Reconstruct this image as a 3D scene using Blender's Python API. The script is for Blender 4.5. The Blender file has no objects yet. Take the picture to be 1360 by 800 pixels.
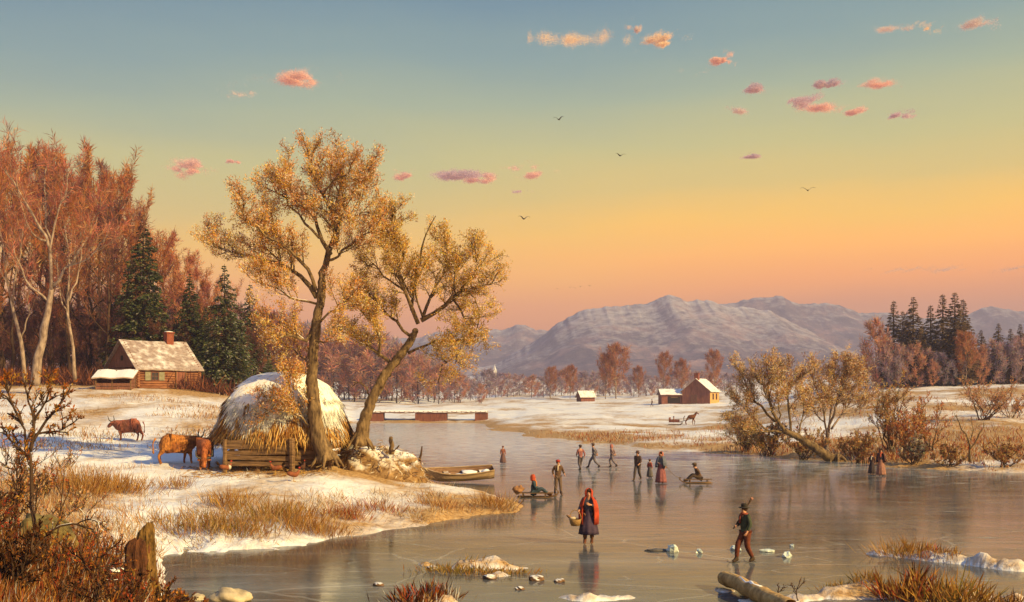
import bpy, bmesh, math, random
import numpy as np
from mathutils import Vector, Matrix
R = math.radians
scene = bpy.context.scene
COL = scene.collection
F = 1458.0          # focal length in photograph pixels
HX, HY = 680.0, 530.0   # principal column and horizon row of the photograph
CAMZ = 4.5

# ------------------------------------------------------------------ camera
cam_d = bpy.data.cameras.new('camera')
cam = bpy.data.objects.new('camera', cam_d)
COL.objects.link(cam)
cam.location = (0, 0, CAMZ)
cam.rotation_euler = (R(90), 0, 0)
cam_d.sensor_width = 36.0
cam_d.lens = 36.0 * F / 1360.0
cam_d.shift_y = 130.0 / 1360.0
cam_d.clip_start = 0.5
cam_d.clip_end = 60000
scene.camera = cam

# ------------------------------------------------------------------ sun, sky, exposure
SUN_EL, SUN_AZ = 29.0, -32.0       # azimuth measured from +X towards +Y
SUN_STRENGTH = 5.0
to_sun = Vector((math.cos(R(SUN_EL)) * math.cos(R(SUN_AZ)), math.cos(R(SUN_EL)) * math.sin(R(SUN_AZ)), math.sin(R(SUN_EL))))
sun_d = bpy.data.lights.new('sun', 'SUN')
sun_d.energy = SUN_STRENGTH
sun_d.angle = R(0.6)
sun_d.color = (1.0, 0.73, 0.29)
sun = bpy.data.objects.new('sun', sun_d)
COL.objects.link(sun)
sun.rotation_euler = to_sun.to_track_quat('Z', 'Y').to_euler()
sun.location = (120, -30, 80)

def srgb(r, g, b):
    f = lambda c: c / 12.92 if c <= 0.04045 else ((c + 0.055) / 1.055) ** 2.4
    return (f(r / 255), f(g / 255), f(b / 255), 1.0)

world = bpy.data.worlds.new('World')
scene.world = world
world.use_nodes = True
wt = world.node_tree
wt.nodes.clear()
def wn(t, **kw):
    n = wt.nodes.new(t)
    for k, v in kw.items(): setattr(n, k, v)
    return n
w_out = wn('ShaderNodeOutputWorld')
w_bg = wn('ShaderNodeBackground')
w_sky = wn('ShaderNodeTexSky', sky_type='NISHITA')
w_sky.sun_disc = False
w_sky.sun_elevation = R(SUN_EL)
w_sky.sun_rotation = R(90 - SUN_AZ)
w_co = wn('ShaderNodeTexCoord')
w_sep = wn('ShaderNodeSeparateXYZ')
wt.links.new(w_co.outputs['Generated'], w_sep.inputs[0])
w_noise = wn('ShaderNodeTexNoise')
w_noise.inputs['Scale'].default_value = 3.0
w_noise.inputs['Detail'].default_value = 6.0
w_map = wn('ShaderNodeMapping')
w_map.inputs['Scale'].default_value = (1.0, 1.0, 5.0)
wt.links.new(w_co.outputs['Generated'], w_map.inputs[0])
wt.links.new(w_map.outputs[0], w_noise.inputs['Vector'])
w_a = wn('ShaderNodeMath', operation='MULTIPLY_ADD')   # z + (noise-.5)*.05
w_a.inputs[1].default_value = 0.05
w_b = wn('ShaderNodeMath', operation='SUBTRACT'); w_b.inputs[1].default_value = 0.5
wt.links.new(w_noise.outputs['Fac'], w_b.inputs[0])
wt.links.new(w_b.outputs[0], w_a.inputs[0])
w_lr = wn('ShaderNodeMath', operation='MULTIPLY_ADD')  # the right of the sky keeps its gold higher
w_lr.inputs[1].default_value = -0.05
wt.links.new(w_sep.outputs['X'], w_lr.inputs[0])
wt.links.new(w_sep.outputs['Z'], w_lr.inputs[2])
wt.links.new(w_lr.outputs[0], w_a.inputs[2])
w_ramp = wn('ShaderNodeValToRGB')
SKY = [(0.0, (228, 150, 112)), (0.066, (255, 160, 86)), (0.088, (255, 166, 48)), (0.116, (255, 184, 36)), (0.143, (255, 201, 58)),
       (0.175, (238, 206, 100)), (0.214, (204, 198, 124)), (0.258, (160, 178, 146)), (0.295, (122, 156, 154)),
       (0.342, (92, 136, 152)), (0.55, (90, 126, 168)), (1.0, (92, 126, 184))]
els = w_ramp.color_ramp.elements
while len(els) > 1: els.remove(els[-1])
els[0].position = SKY[0][0]; els[0].color = srgb(*SKY[0][1])
for p, c in SKY[1:]:
    e = els.new(p); c_ = srgb(*c); k_ = 1.0 + 0.75 * max(0.0, 1 - abs(p - 0.10) / 0.07); e.color = (c_[0] * k_, c_[1] * (1 + (k_ - 1) * .62), c_[2] * (1 - (k_ - 1) * 1.6), 1)   # the afterglow over the hills
wt.links.new(w_a.outputs[0], w_ramp.inputs[0])
w_sk = wn('ShaderNodeMix', data_type='RGBA', blend_type='MULTIPLY')
w_sk.inputs[0].default_value = 1.0
wt.links.new(w_sky.outputs[0], w_sk.inputs[6])
w_sk.inputs[7].default_value = (0.05, 0.05, 0.05, 1)
w_mix = wn('ShaderNodeMix', data_type='RGBA')
w_mix.inputs[0].default_value = 0.93
wt.links.new(w_sk.outputs[2], w_mix.inputs[6])
wt.links.new(w_ramp.outputs[0], w_mix.inputs[7])
wt.links.new(w_mix.outputs[2], w_bg.inputs[0])
w_bg.inputs[1].default_value = 0.76
wt.links.new(w_bg.outputs[0], w_out.inputs[0])

scene.view_settings.view_transform = 'Standard'
scene.view_settings.look = 'None'
scene.view_settings.exposure = 0.8
scene.view_settings.gamma = 1.0
scene.render.engine = 'CYCLES'
scene.cycles.use_denoising = True
scene.cycles.max_bounces = 6
scene.cycles.diffuse_bounces = 2
scene.cycles.glossy_bounces = 3
scene.cycles.volume_bounces = 0
scene.cycles.transparent_max_bounces = 8
scene.cycles.sample_clamp_indirect = 4.0

# ------------------------------------------------------------------ helpers
rng = np.random.default_rng(11)

def vnoise(x, y, seed=0):
    x = np.asarray(x, float); y = np.asarray(y, float)
    xi = np.floor(x).astype(np.int64); yi = np.floor(y).astype(np.int64)
    fx = x - xi; fy = y - yi
    fx = fx * fx * (3 - 2 * fx); fy = fy * fy * (3 - 2 * fy)
    def h(a, b):
        n = (a * 374761393 + b * 668265263 + seed * 1274126177) & 0x7fffffff
        n = ((n ^ (n >> 13)) * 1274126177) & 0x7fffffff
        return ((n ^ (n >> 16)) & 0xffff) / 65535.0
    a = h(xi, yi); b = h(xi + 1, yi); c = h(xi, yi + 1); d = h(xi + 1, yi + 1)
    return (a * (1 - fx) + b * fx) * (1 - fy) + (c * (1 - fx) + d * fx) * fy
def fbm(x, y, seed=0, oct=4):
    s = 0; a = 0.5; t = 0
    for k in range(oct):
        s = s + a * vnoise(x * 2 ** k, y * 2 ** k, seed + k * 17); t += a; a *= 0.5
    return s / t
def ridged(x, y, seed=0, oct=4):
    s = 0; a = 0.5; t = 0
    for k in range(oct):
        n = 1 - np.abs(2 * vnoise(x * 2 ** k, y * 2 ** k, seed + k * 31) - 1)
        s = s + a * n * n; t += a; a *= 0.5
    return s / t

def link(o, parent=None):
    COL.objects.link(o)
    if parent is not None: o.parent = parent
    return o
def tag(o, label=None, cat=None, group=None, kind=None):
    if label: o['label'] = label
    if cat: o['category'] = cat
    if group: o['group'] = group
    if kind: o['kind'] = kind
    return o
def empty(name, loc=(0, 0, 0), rz=0.0, label=None, cat=None, group=None, scale=1.0):
    o = bpy.data.objects.new(name, None)
    o.empty_display_size = 0.3
    o.location = loc; o.rotation_euler = (0, 0, rz); o.scale = (scale,) * 3
    link(o); tag(o, label, cat, group)
    return o

class MB:
    """collects vertices, faces, colours; build() links them as one mesh object"""
    def __init__(s): s.V = []; s.Q = []; s.T = []; s.C = []; s.n = 0
    def add(s, V, Q=None, T=None, C=None):
        V = np.asarray(V, float).reshape(-1, 3)
        if Q is not None and len(Q): s.Q.append(np.asarray(Q, int).reshape(-1, 4) + s.n)
        if T is not None and len(T): s.T.append(np.asarray(T, int).reshape(-1, 3) + s.n)
        if C is None: C = np.tile((0.5, 0.5, 0.5), (len(V), 1))
        C = np.asarray(C, float)
        if C.ndim == 1: C = np.tile(C, (len(V), 1))
        s.C.append(C); s.V.append(V); s.n += len(V)
        return s
    def box(s, c, size, rz=0.0, C=None, M=None):
        x, y, z = np.array(size) / 2
        V = np.array([(-x, -y, -z), (x, -y, -z), (x, y, -z), (-x, y, -z), (-x, -y, z), (x, -y, z), (x, y, z), (-x, y, z)])
        if rz:
            ca, sa = math.cos(rz), math.sin(rz)
            V = V @ np.array([(ca, sa, 0), (-sa, ca, 0), (0, 0, 1)])
        if M is not None: V = V @ np.array(M).T
        return s.add(V + np.array(c), [(0, 3, 2, 1), (4, 5, 6, 7), (0, 1, 5, 4), (1, 2, 6, 5), (2, 3, 7, 6), (3, 0, 4, 7)], C=C)
    def bar(s, a, b, w, h=None, C=None):
        a = np.array(a, float); b = np.array(b, float); d = b - a; L = np.linalg.norm(d); d /= L
        up = np.array((0, 0, 1.0)) if abs(d[2]) < 0.95 else np.array((0, 1.0, 0))
        sd = np.cross(d, up); sd /= np.linalg.norm(sd); up = np.cross(sd, d)
        M = np.stack([d, sd, up], 1)
        return s.box((a + b) / 2, (L, w, h or w), C=C, M=M)
    def tube(s, P, r, sides=6, C=None, cap=True, jit=0.0, rg=None):
        P = np.asarray(P, float); n = len(P)
        r = np.broadcast_to(np.asarray(r, float), (n,))
        T = np.gradient(P, axis=0); T /= np.linalg.norm(T, axis=1)[:, None] + 1e-9
        ref = np.array((0.13, 0.21, 0.97)) if abs(T[0][2]) < 0.9 else np.array((0.97, 0.2, 0.1))
        V = []
        u = np.cross(ref, T[0]); u /= np.linalg.norm(u)
        ang = np.linspace(0, 2 * np.pi, sides, endpoint=False)
        for k in range(n):
            u = u - T[k] * np.dot(u, T[k]); u /= np.linalg.norm(u) + 1e-9
            v = np.cross(T[k], u)
            rr = r[k] * (1 + (jit * (rg.random(sides) - 0.5) if jit else 0))
            V.append(P[k] + (np.outer(np.cos(ang) * rr, u) + np.outer(np.sin(ang) * rr, v)))
        V = np.concatenate(V)
        Q = []
        for k in range(n - 1):
            for j in range(sides):
                j2 = (j + 1) % sides
                Q.append((k * sides + j, k * sides + j2, (k + 1) * sides + j2, (k + 1) * sides + j))
        Tr = []
        if cap:
            V = np.concatenate([V, P[:1], P[-1:]]); a = n * sides
            for j in range(sides):
                j2 = (j + 1) % sides
                Tr.append((j2, j, a)); Tr.append(((n - 1) * sides + j, (n - 1) * sides + j2, a + 1))
        return s.add(V, Q, Tr, C)
    def blades(s, P, D, L, W, C, N=None):
        """flat pointed leaf or blade: base P, direction D, length L, width W"""
        P = np.asarray(P, float); D = np.asarray(D, float); n = len(P)
        D = D / (np.linalg.norm(D, axis=1)[:, None] + 1e-9)
        if N is None: N = rng.normal(size=(n, 3))
        S = np.cross(D, N); S /= np.linalg.norm(S, axis=1)[:, None] + 1e-9
        L = np.broadcast_to(L, (n,))[:, None]; W = np.broadcast_to(W, (n,))[:, None] * 0.5
        nn = np.cross(S, D)
        V = np.stack([P - S * W * 0.35, P + D * L * 0.5 - S * W + nn * W * 0.3, P + D * L, P + D * L * 0.5 + S * W + nn * W * 0.3], 1).reshape(-1, 3)
        Q = np.arange(4 * n).reshape(n, 4)
        C = np.asarray(C, float)
        if C.ndim == 1: C = np.tile(C, (n, 1))
        return s.add(V, Q, None, np.repeat(C, 4, 0))
    def lathe(s, prof, seg=16, a0=0, a1=2 * math.pi, fold=0, nf=9, C=None, sx=1, sy=1):
        prof = np.asarray(prof, float); m = len(prof)
        full = abs(a1 - a0 - 2 * math.pi) < 1e-6
        ang = np.linspace(a0, a1, seg + (0 if full else 1), endpoint=not full); k = len(ang)
        V = []
        for i, (r, z) in enumerate(prof):
            rr = r * (1 + fold * (i / max(1, m - 1)) * np.sin(nf * ang))
            V.append(np.stack([np.cos(ang) * rr * sx, np.sin(ang) * rr * sy, np.full(k, z)], 1))
        Q = []
        for i in range(m - 1):
            for j in range(k if full else k - 1):
                j2 = (j + 1) % k
                Q.append((i * k + j, i * k + j2, (i + 1) * k + j2, (i + 1) * k + j))
        return s.add(np.concatenate(V), Q, None, C)
    def ball(s, c, r, seg=12, rings=8, amp=0.0, freq=2.0, seed=0, C=None):
        c = np.array(c, float); r = np.broadcast_to(np.array(r, float), (3,))
        th = np.linspace(0, np.pi, rings + 1); ph = np.linspace(0, 2 * np.pi, seg, endpoint=False)
        V = []
        for t in th[1:-1]:
            V.append(np.stack([np.sin(t) * np.cos(ph), np.sin(t) * np.sin(ph), np.full(seg, np.cos(t))], 1))
        V = np.concatenate([np.concatenate(V), [(0, 0, 1)], [(0, 0, -1)]])
        if amp:
            k = 1 + amp * (fbm(V[:, 0] * freq + V[:, 2] * freq * .7 + 9, V[:, 1] * freq - V[:, 2] * freq * .6 + 5, seed) * 2 - 1)
            V = V * k[:, None]
        Q = []; T = []; m = rings - 1
        for i in range(m - 1):
            for j in range(seg):
                j2 = (j + 1) % seg
                Q.append((i * seg + j, (i + 1) * seg + j, (i + 1) * seg + j2, i * seg + j2))
        a = m * seg
        for j in range(seg):
            j2 = (j + 1) % seg
            T.append((j, j2, a)); T.append(((m - 1) * seg + j2, (m - 1) * seg + j, a + 1))
        return s.add(V * r + c, Q, T, C)
    def build(s, name, mat, parent=None, smooth=False):
        V = np.concatenate(s.V); C = np.concatenate(s.C)
        Q = np.concatenate(s.Q) if s.Q else np.zeros((0, 4), int)
        T = np.concatenate(s.T) if s.T else np.zeros((0, 3), int)
        me = bpy.data.meshes.new(name)
        me.vertices.add(len(V)); me.vertices.foreach_set('co', V.astype(np.float32).ravel())
        idx = np.concatenate([Q.ravel(), T.ravel()]).astype(np.int32)
        tot = np.concatenate([np.full(len(Q), 4), np.full(len(T), 3)]).astype(np.int32)
        st = np.concatenate([[0], np.cumsum(tot)[:-1]]).astype(np.int32)
        me.loops.add(len(idx)); me.loops.foreach_set('vertex_index', idx)
        me.polygons.add(len(tot)); me.polygons.foreach_set('loop_start', st); me.polygons.foreach_set('loop_total', tot)
        at = me.color_attributes.new('Col', 'FLOAT_COLOR', 'POINT')
        at.data.foreach_set('color', np.concatenate([C, np.ones((len(C), 1))], 1).astype(np.float32).ravel())
        me.update(calc_edges=True); me.validate()
        me.polygons.foreach_set('use_smooth', np.full(len(me.polygons), bool(smooth)))
        if mat is not None: me.materials.append(mat)
        o = bpy.data.objects.new(name, me)
        return link(o, parent)

def copy_tree(o, parent=None):
    c = o.copy(); link(c)
    if parent is not None: c.parent = parent
    for ch in list(o.children): copy_tree(ch, c)
    return c

# ------------------------------------------------------------------ materials
def mat(name):
    m = bpy.data.materials.new(name); m.use_nodes = True
    nt = m.node_tree; nt.nodes.clear()
    return m, nt
def N(nt, t, **kw):
    n = nt.nodes.new(t)
    for k, v in kw.items(): setattr(n, k, v)
    return n
def noise_node(nt, scale, detail=4, vec=None, stretch=None, rough=0.6):
    n = N(nt, 'ShaderNodeTexNoise'); n.inputs['Scale'].default_value = scale; n.inputs['Detail'].default_value = detail
    n.inputs['Roughness'].default_value = rough
    tc = N(nt, 'ShaderNodeTexCoord')
    src = tc.outputs['Object'] if vec is None else vec
    if stretch:
        mp = N(nt, 'ShaderNodeMapping'); mp.inputs['Scale'].default_value = stretch
        nt.links.new(src, mp.inputs[0]); src = mp.outputs[0]
    nt.links.new(src, n.inputs['Vector'])
    return n
def ramp_node(nt, src, stops):
    r = N(nt, 'ShaderNodeValToRGB'); e = r.color_ramp.elements
    while len(e) > 1: e.remove(e[-1])
    e[0].position = stops[0][0]; e[0].color = (*stops[0][1], 1)
    for p, c in stops[1:]:
        x = e.new(p); x.color = (*c, 1)
    nt.links.new(src, r.inputs[0])
    return r
def simple(name, c1, c2, scale=6.0, stretch=None, rough=0.85, bump=0.3, spec=0.2, metal=0.0, snow=0.0):
    """noise-mottled material; snow > 0 lays snow on the faces that look up"""
    m, nt = mat(name)
    n = noise_node(nt, scale, 6, stretch=stretch)
    r = ramp_node(nt, n.outputs['Fac'], [(0.32, c1), (0.68, c2)])
    b = N(nt, 'ShaderNodeBsdfPrincipled'); o = N(nt, 'ShaderNodeOutputMaterial')
    b.inputs['Roughness'].default_value = rough; b.inputs['Specular IOR Level'].default_value = spec; b.inputs['Metallic'].default_value = metal
    colour = r.outputs[0]
    if snow:
        g = N(nt, 'ShaderNodeNewGeometry'); sp = N(nt, 'ShaderNodeSeparateXYZ'); nt.links.new(g.outputs['Normal'], sp.inputs[0])
        n2 = noise_node(nt, scale * 0.5, 5)
        ma = N(nt, 'ShaderNodeMath', operation='MULTIPLY_ADD'); ma.inputs[1].default_value = 1.1
        nt.links.new(n2.outputs['Fac'], ma.inputs[0]); nt.links.new(sp.outputs['Z'], ma.inputs[2])
        rr = ramp_node(nt, ma.outputs[0], [(0.0, (0, 0, 0)), (1.0, (1, 1, 1))])
        rr.color_ramp.elements[0].position = max(0, min(.98, 1.75 - snow)) / 1.0 if 1.75 - snow < 1 else 0.97
        mr = N(nt, 'ShaderNodeMapRange'); mr.inputs['From Min'].default_value = 1.5 - snow; mr.inputs['From Max'].default_value = 1.85 - snow
        nt.links.new(ma.outputs[0], mr.inputs['Value'])
        mx = N(nt, 'ShaderNodeMix', data_type='RGBA'); nt.links.new(mr.outputs[0], mx.inputs[0])
        nt.links.new(colour, mx.inputs[6]); mx.inputs[7].default_value = (0.78, 0.78, 0.8, 1)
        colour = mx.outputs[2]; nt.nodes.remove(rr)
    nt.links.new(colour, b.inputs['Base Color'])
    if bump:
        bp = N(nt, 'ShaderNodeBump'); bp.inputs['Strength'].default_value = bump; bp.inputs['Distance'].default_value = 0.04
        nt.links.new(n.outputs['Fac'], bp.inputs['Height']); nt.links.new(bp.outputs[0], b.inputs['Normal'])
    nt.links.new(b.outputs[0], o.inputs[0])
    return m
def leafmat(name, transl=0.35):
    """colour per leaf from the mesh, thin enough for light to come through"""
    m, nt = mat(name)
    a = N(nt, 'ShaderNodeAttribute'); a.attribute_name = 'Col'
    d = N(nt, 'ShaderNodeBsdfDiffuse'); t = N(nt, 'ShaderNodeBsdfTranslucent'); mx = N(nt, 'ShaderNodeMixShader'); o = N(nt, 'ShaderNodeOutputMaterial')
    mx.inputs[0].default_value = transl
    nt.links.new(a.outputs['Color'], d.inputs[0]); nt.links.new(a.outputs['Color'], t.inputs[0])
    nt.links.new(d.outputs[0], mx.inputs[1]); nt.links.new(t.outputs[0], mx.inputs[2]); nt.links.new(mx.outputs[0], o.inputs[0])
    return m
def colmat(name, rough=0.9):
    m, nt = mat(name)
    a = N(nt, 'ShaderNodeAttribute'); a.attribute_name = 'Col'
    n = noise_node(nt, 9.0, 5)
    r = ramp_node(nt, n.outputs['Fac'], [(0.3, (0.6, 0.6, 0.6)), (0.7, (1.25, 1.25, 1.25))])
    mx = N(nt, 'ShaderNodeMix', data_type='RGBA', blend_type='MULTIPLY'); mx.inputs[0].default_value = 1
    nt.links.new(a.outputs['Color'], mx.inputs[6]); nt.links.new(r.outputs[0], mx.inputs[7])
    b = N(nt, 'ShaderNodeBsdfPrincipled'); o = N(nt, 'ShaderNodeOutputMaterial')
    b.inputs['Roughness'].default_value = rough; b.inputs['Specular IOR Level'].default_value = 0.15
    nt.links.new(mx.outputs[2], b.inputs['Base Color']); nt.links.new(b.outputs[0], o.inputs[0])
    return m

M = {}
M['logbark'] = simple('pale_log_bark', (0.22, 0.12, 0.04), (0.58, 0.38, 0.16), 5, (1, 1, 1), bump=1.0)
M['stumpbark'] = simple('stump_wood', (0.03, 0.012, 0.007), (0.15, 0.055, 0.022), 9, (2, 2, 0.6), bump=1.0)
M['stumpwood'] = simple('stump_moss_wood', (0.05, 0.028, 0.008), (0.24, 0.13, 0.035), 9, (2, 2, 0.6), bump=1.0)
M['leaf'] = leafmat('leaves', 0.42)
M['twig'] = leafmat('twigs', 0.35)
M['bark'] = simple('oak_bark', (0.03, 0.016, 0.009), (0.26, 0.17, 0.085), 7, (1, 1, 0.3), bump=1.0)
M['bark_pale'] = simple('pale_bark', (0.10, 0.06, 0.045), (0.42, 0.32, 0.26), 3, (1, 1, 0.4), bump=0.5)
M['bark_dark'] = simple('dark_bark', (0.03, 0.016, 0.011), (0.09, 0.05, 0.03), 6, (1, 1, 0.4), bump=0.6)
M['snow'] = simple('snow', (0.74, 0.74, 0.78), (0.84, 0.83, 0.82), 3, bump=0.4, rough=0.7)
M['log'] = simple('log_wall', (0.14, 0.05, 0.028), (0.38, 0.17, 0.085), 3, (0.4, 0.4, 3), bump=0.5)
M['board'] = simple('weathered_board', (0.10, 0.042, 0.03), (0.25, 0.11, 0.075), 3, (3, 3, 0.5), bump=0.4)
M['redboard'] = simple('red_board', (0.14, 0.05, 0.035), (0.28, 0.11, 0.075), 2, (3, 3, 0.4), bump=0.3)
M['yellow'] = simple('yellow_wall', (0.42, 0.24, 0.08), (0.58, 0.36, 0.14), 2, bump=0.2)
M['dark'] = simple('dark_opening', (0.012, 0.008, 0.007), (0.03, 0.02, 0.017), 4, bump=0)
M['glass'] = simple('old_pane', (0.02, 0.02, 0.022), (0.05, 0.05, 0.055), 3, rough=0.12, spec=0.6, bump=0.1)
M['brick'] = simple('chimney_brick', (0.14, 0.035, 0.02), (0.30, 0.09, 0.05), 8, (1, 1, 3), bump=0.5)
M['shingle'] = simple('snowy_shingle', (0.20, 0.145, 0.13), (0.38, 0.30, 0.28), 2.5, (1, 1, 2), bump=0.8, snow=0.2)
M['roof_snow'] = simple('snowy_roof', (0.30, 0.22, 0.19), (0.5, 0.40, 0.35), 2.5, bump=0.3, snow=0.5)
M['wood'] = simple('old_plank', (0.06, 0.032, 0.017), (0.24, 0.14, 0.07), 3, (0.5, 3, 6), bump=0.5)
M['boat'] = simple('boat_plank', (0.16, 0.095, 0.05), (0.46, 0.32, 0.19), 3, (0.4, 5, 8), bump=0.4, snow=0.12)
M['boat_in'] = simple('boat_inside', (0.12, 0.06, 0.04), (0.32, 0.19, 0.12), 3, (0.4, 5, 8), bump=0.4)
M['rock'] = simple('mossy_rock', (0.035, 0.025, 0.010), (0.24, 0.18, 0.06), 5, bump=1.0)
M['pale_rock'] = simple('pale_rock', (0.25, 0.20, 0.13), (0.55, 0.45, 0.30), 4, bump=0.9)
M['stone'] = simple('brown_stone', (0.06, 0.03, 0.02), (0.2, 0.11, 0.06), 6, bump=0.6, snow=0.3)
M['skin'] = simple('skin', (0.42, 0.20, 0.13), (0.5, 0.26, 0.17), 8, bump=0, rough=0.6)
M['metal'] = simple('skate_iron', (0.05, 0.05, 0.05), (0.12, 0.11, 0.1), 8, bump=0.1, rough=0.4, metal=0.8)
M['rope'] = simple('rope', (0.12, 0.08, 0.045), (0.25, 0.17, 0.1), 30, bump=0)
M['wicker'] = simple('wicker', (0.16, 0.085, 0.03), (0.42, 0.25, 0.10), 30, (1, 1, 2), bump=0.6)
M['hay'] = leafmat('hay_straw', 0.15)
M['haycore'] = simple('hay_core', (0.05, 0.022, 0.008), (0.22, 0.11, 0.035), 3, (2, 2, 0.6), bump=1.0)
M['horn'] = simple('horn', (0.05, 0.04, 0.03), (0.12, 0.1, 0.08), 8, bump=0)
M['mud'] = simple('mound_earth', (0.12, 0.06, 0.025), (0.42, 0.27, 0.13), 3, bump=1.0, snow=0.42)
M['bird'] = simple('bird_feather', (0.02, 0.015, 0.013), (0.05, 0.035, 0.03), 5, bump=0)
def icechunk():
    m, nt = mat('ice_block')
    n = noise_node(nt, 6, 5)
    r = ramp_node(nt, n.outputs['Fac'], [(0.3, (0.34, 0.44, 0.44)), (0.7, (0.66, 0.68, 0.64))])
    b = N(nt, 'ShaderNodeBsdfPrincipled'); o = N(nt, 'ShaderNodeOutputMaterial')
    b.inputs['Roughness'].default_value = 0.25; b.inputs['Subsurface Weight'].default_value = 0.3; b.inputs['Subsurface Radius'].default_value = (0.1, 0.12, 0.12)
    bp = N(nt, 'ShaderNodeBump'); bp.inputs['Strength'].default_value = 0.5; nt.links.new(n.outputs['Fac'], bp.inputs['Height']); nt.links.new(bp.outputs[0], b.inputs['Normal'])
    nt.links.new(r.outputs[0], b.inputs['Base Color']); nt.links.new(b.outputs[0], o.inputs[0])
    return m
M['ice_block'] = icechunk()
_cloth = {}
def cloth(c, name='cloth'):
    k = (name, c)
    if k not in _cloth:
        _cloth[k] = simple(name, tuple(x * 0.7 for x in c), tuple(min(1, x * 1.3) for x in c), 7, bump=0.25)
    return _cloth[k]

# ------------------------------------------------------------------ terrain
# profiles: ground height along the distance from the viewer, one per direction (given as the photograph's column)
S = lambda y: CAMZ * F / (y - HY)
FAR = [(650, 10), (1000, 16), (2000, 42), (6000, 120)]
PROF = {
    -900: [(5, 2.2), (20, 2.0), (40, 2.2), (70, 3.6), (110, 6.0), (200, 9), (500, 15)] ,
    -100: [(5, 1.9), (20, 1.5), (30, 1.3), (40, 1.3), (52, 1.7), (70, 2.8), (110, 5.6), (150, 7), (300, 10)],
    60: [(5, 1.6), (18, 1.15), (28, 0.95), (38, 1.05), (52, 1.55), (70, 2.75), (108, 5.6), (150, 6.8), (300, 9)],
    150: [(5, 1.4), (18, 0.9), (25, 0.62), (33, 0.75), (42, 1.0), (52, 1.5), (70, 2.7), (108, 5.6), (150, 6.6), (300, 7)],
    205: [(5, 1.2), (18, 0.7), (24, 0.35), (28.5, 0.08), (31, 0.1), (36, 0.55), (44, 1.0), (52, 1.5), (70, 2.7), (108, 5.5), (150, 6.2), (300, 5.5)],
    235: [(5, 1.0), (18, 0.5), (23, 0.15), (25, -0.2), (31, -0.25), (32.2, 0.05), (38, 0.62), (46, 1.1), (52, 1.48), (70, 2.65), (108, 5.3), (150, 5.8), (300, 5)],
    330: [(5, 0.5), (18, 0.1), (22, -0.3), (31, -0.4), (32.3, 0.05), (38, 0.62), (46, 1.15), (52, 1.5), (70, 2.5), (108, 4.6), (150, 5.2), (300, 4.5), (430, 5.5)],
    420: [(5, -0.5), (32, -0.45), (33.6, 0.05), (39, 0.55), (46, 1.15), (52, 1.5), (60, 1.9), (80, 2.2), (110, 2.8), (160, 3.6), (300, 3.4), (430, 5.5)],
    470: [(5, -0.5), (34.5, -0.45), (36, 0.05), (42, 0.6), (48, 1.1), (54, 1.2), (60, 0.5), (66, -0.2), (80, -0.4), (196, -0.4), (204, 0.1), (215, 0.8), (300, 2.2), (430, 5.0)],
    560: [(5, -0.5), (37, -0.45), (38.6, 0.05), (44, 0.45), (50, 0.6), (55, 0.3), (60, -0.1), (66, -0.4), (198, -0.4), (206, 0.1), (218, 0.9), (300, 2.0), (430, 4.8)],
    620: [(5, -0.5), (40, -0.45), (41.2, 0.05), (46, 0.36), (51, 0.3), (54.5, 0.05), (57, -0.3), (198, -0.4), (206, 0.1), (218, 0.9), (300, 2.0), (430, 5.0)],
    680: [(5, -0.5), (42.3, -0.4), (43.2, 0.04), (46, 0.2), (48.5, 0.04), (50, -0.3), (146, -0.35), (152, 0.08), (200, 0.7), (300, 2.3), (430, 5.4)],
    715: [(5, -0.5), (44, -0.4), (46, -0.25), (48, -0.4), (122, -0.35), (127, 0.08), (170, 0.5), (300, 2.5), (430, 5.4)],
    800: [(5, -0.5), (105, -0.35), (109, 0.08), (125, 0.35), (170, 0.6), (300, 3.2), (430, 5.4)],
    880: [(5, -0.5), (94, -0.35), (98, 0.1), (110, 0.35), (170, 0.55), (283, 2.95), (430, 6.0)],
    960: [(5, -0.5), (88, -0.35), (91, 0.12), (100, 0.45), (170, 0.9), (283, 2.95), (430, 7.0)],
    1110: [(5, -0.5), (76.5, -0.35), (79.5, 0.15), (88, 0.6), (110, 1.3), (200, 5.6), (430, 9)],
    1200: [(5, -0.5), (69, -0.35), (71.5, 0.12), (80, 0.6), (100, 1.4), (205, 6.8), (430, 14)],
    1360: [(5, -0.5), (65, -0.35), (67.2, 0.12), (76, 0.8), (100, 1.8), (205, 7.2), (430, 16)],
    2300: [(5, -0.5), (60, -0.35), (64, 0.2), (76, 1.0), (110, 2.4), (205, 7.6), (430, 16)],
}
gd = np.concatenate([np.linspace(5, 14, 16)[:-1], np.exp(np.linspace(np.log(14), np.log(66), 250))[:-1], np.exp(np.linspace(np.log(66), np.log(330), 130))[:-1], np.exp(np.linspace(np.log(330), np.log(3450), 50))])
gp = np.concatenate([np.arange(-900, -120, 12), np.arange(-120, 1480, 4.5), np.arange(1480, 2300, 12)])
cols = sorted(PROF)
Zc = []
for c in cols:
    pr = PROF[c] + [f for f in FAR if f[0] > PROF[c][-1][0]]
    pr = [(a, max(b, PROF[c][-1][1]) if a > 500 else b) for a, b in pr]
    z = np.interp(np.log(gd), np.log([a for a, b in pr]), [b for a, b in pr])
    for _ in range(2): z[1:-1] = (z[:-2] + 2 * z[1:-1] + z[2:]) / 4
    Zc.append(z)
Zc = np.array(Zc)
ci = np.clip(np.searchsorted(cols, gp) - 1, 0, len(cols) - 2)
ct = (gp - np.array(cols)[ci]) / (np.array(cols)[ci + 1] - np.array(cols)[ci])
ct = ct * ct * (3 - 2 * ct) * 0.5 + ct * 0.5
GZ = Zc[ci] * (1 - ct)[:, None] + Zc[ci + 1] * ct[:, None]
PX, DD = np.meshgrid(gp, gd, indexing='ij')
GX = (PX - HX) / F * DD; GY = DD.copy()
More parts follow.
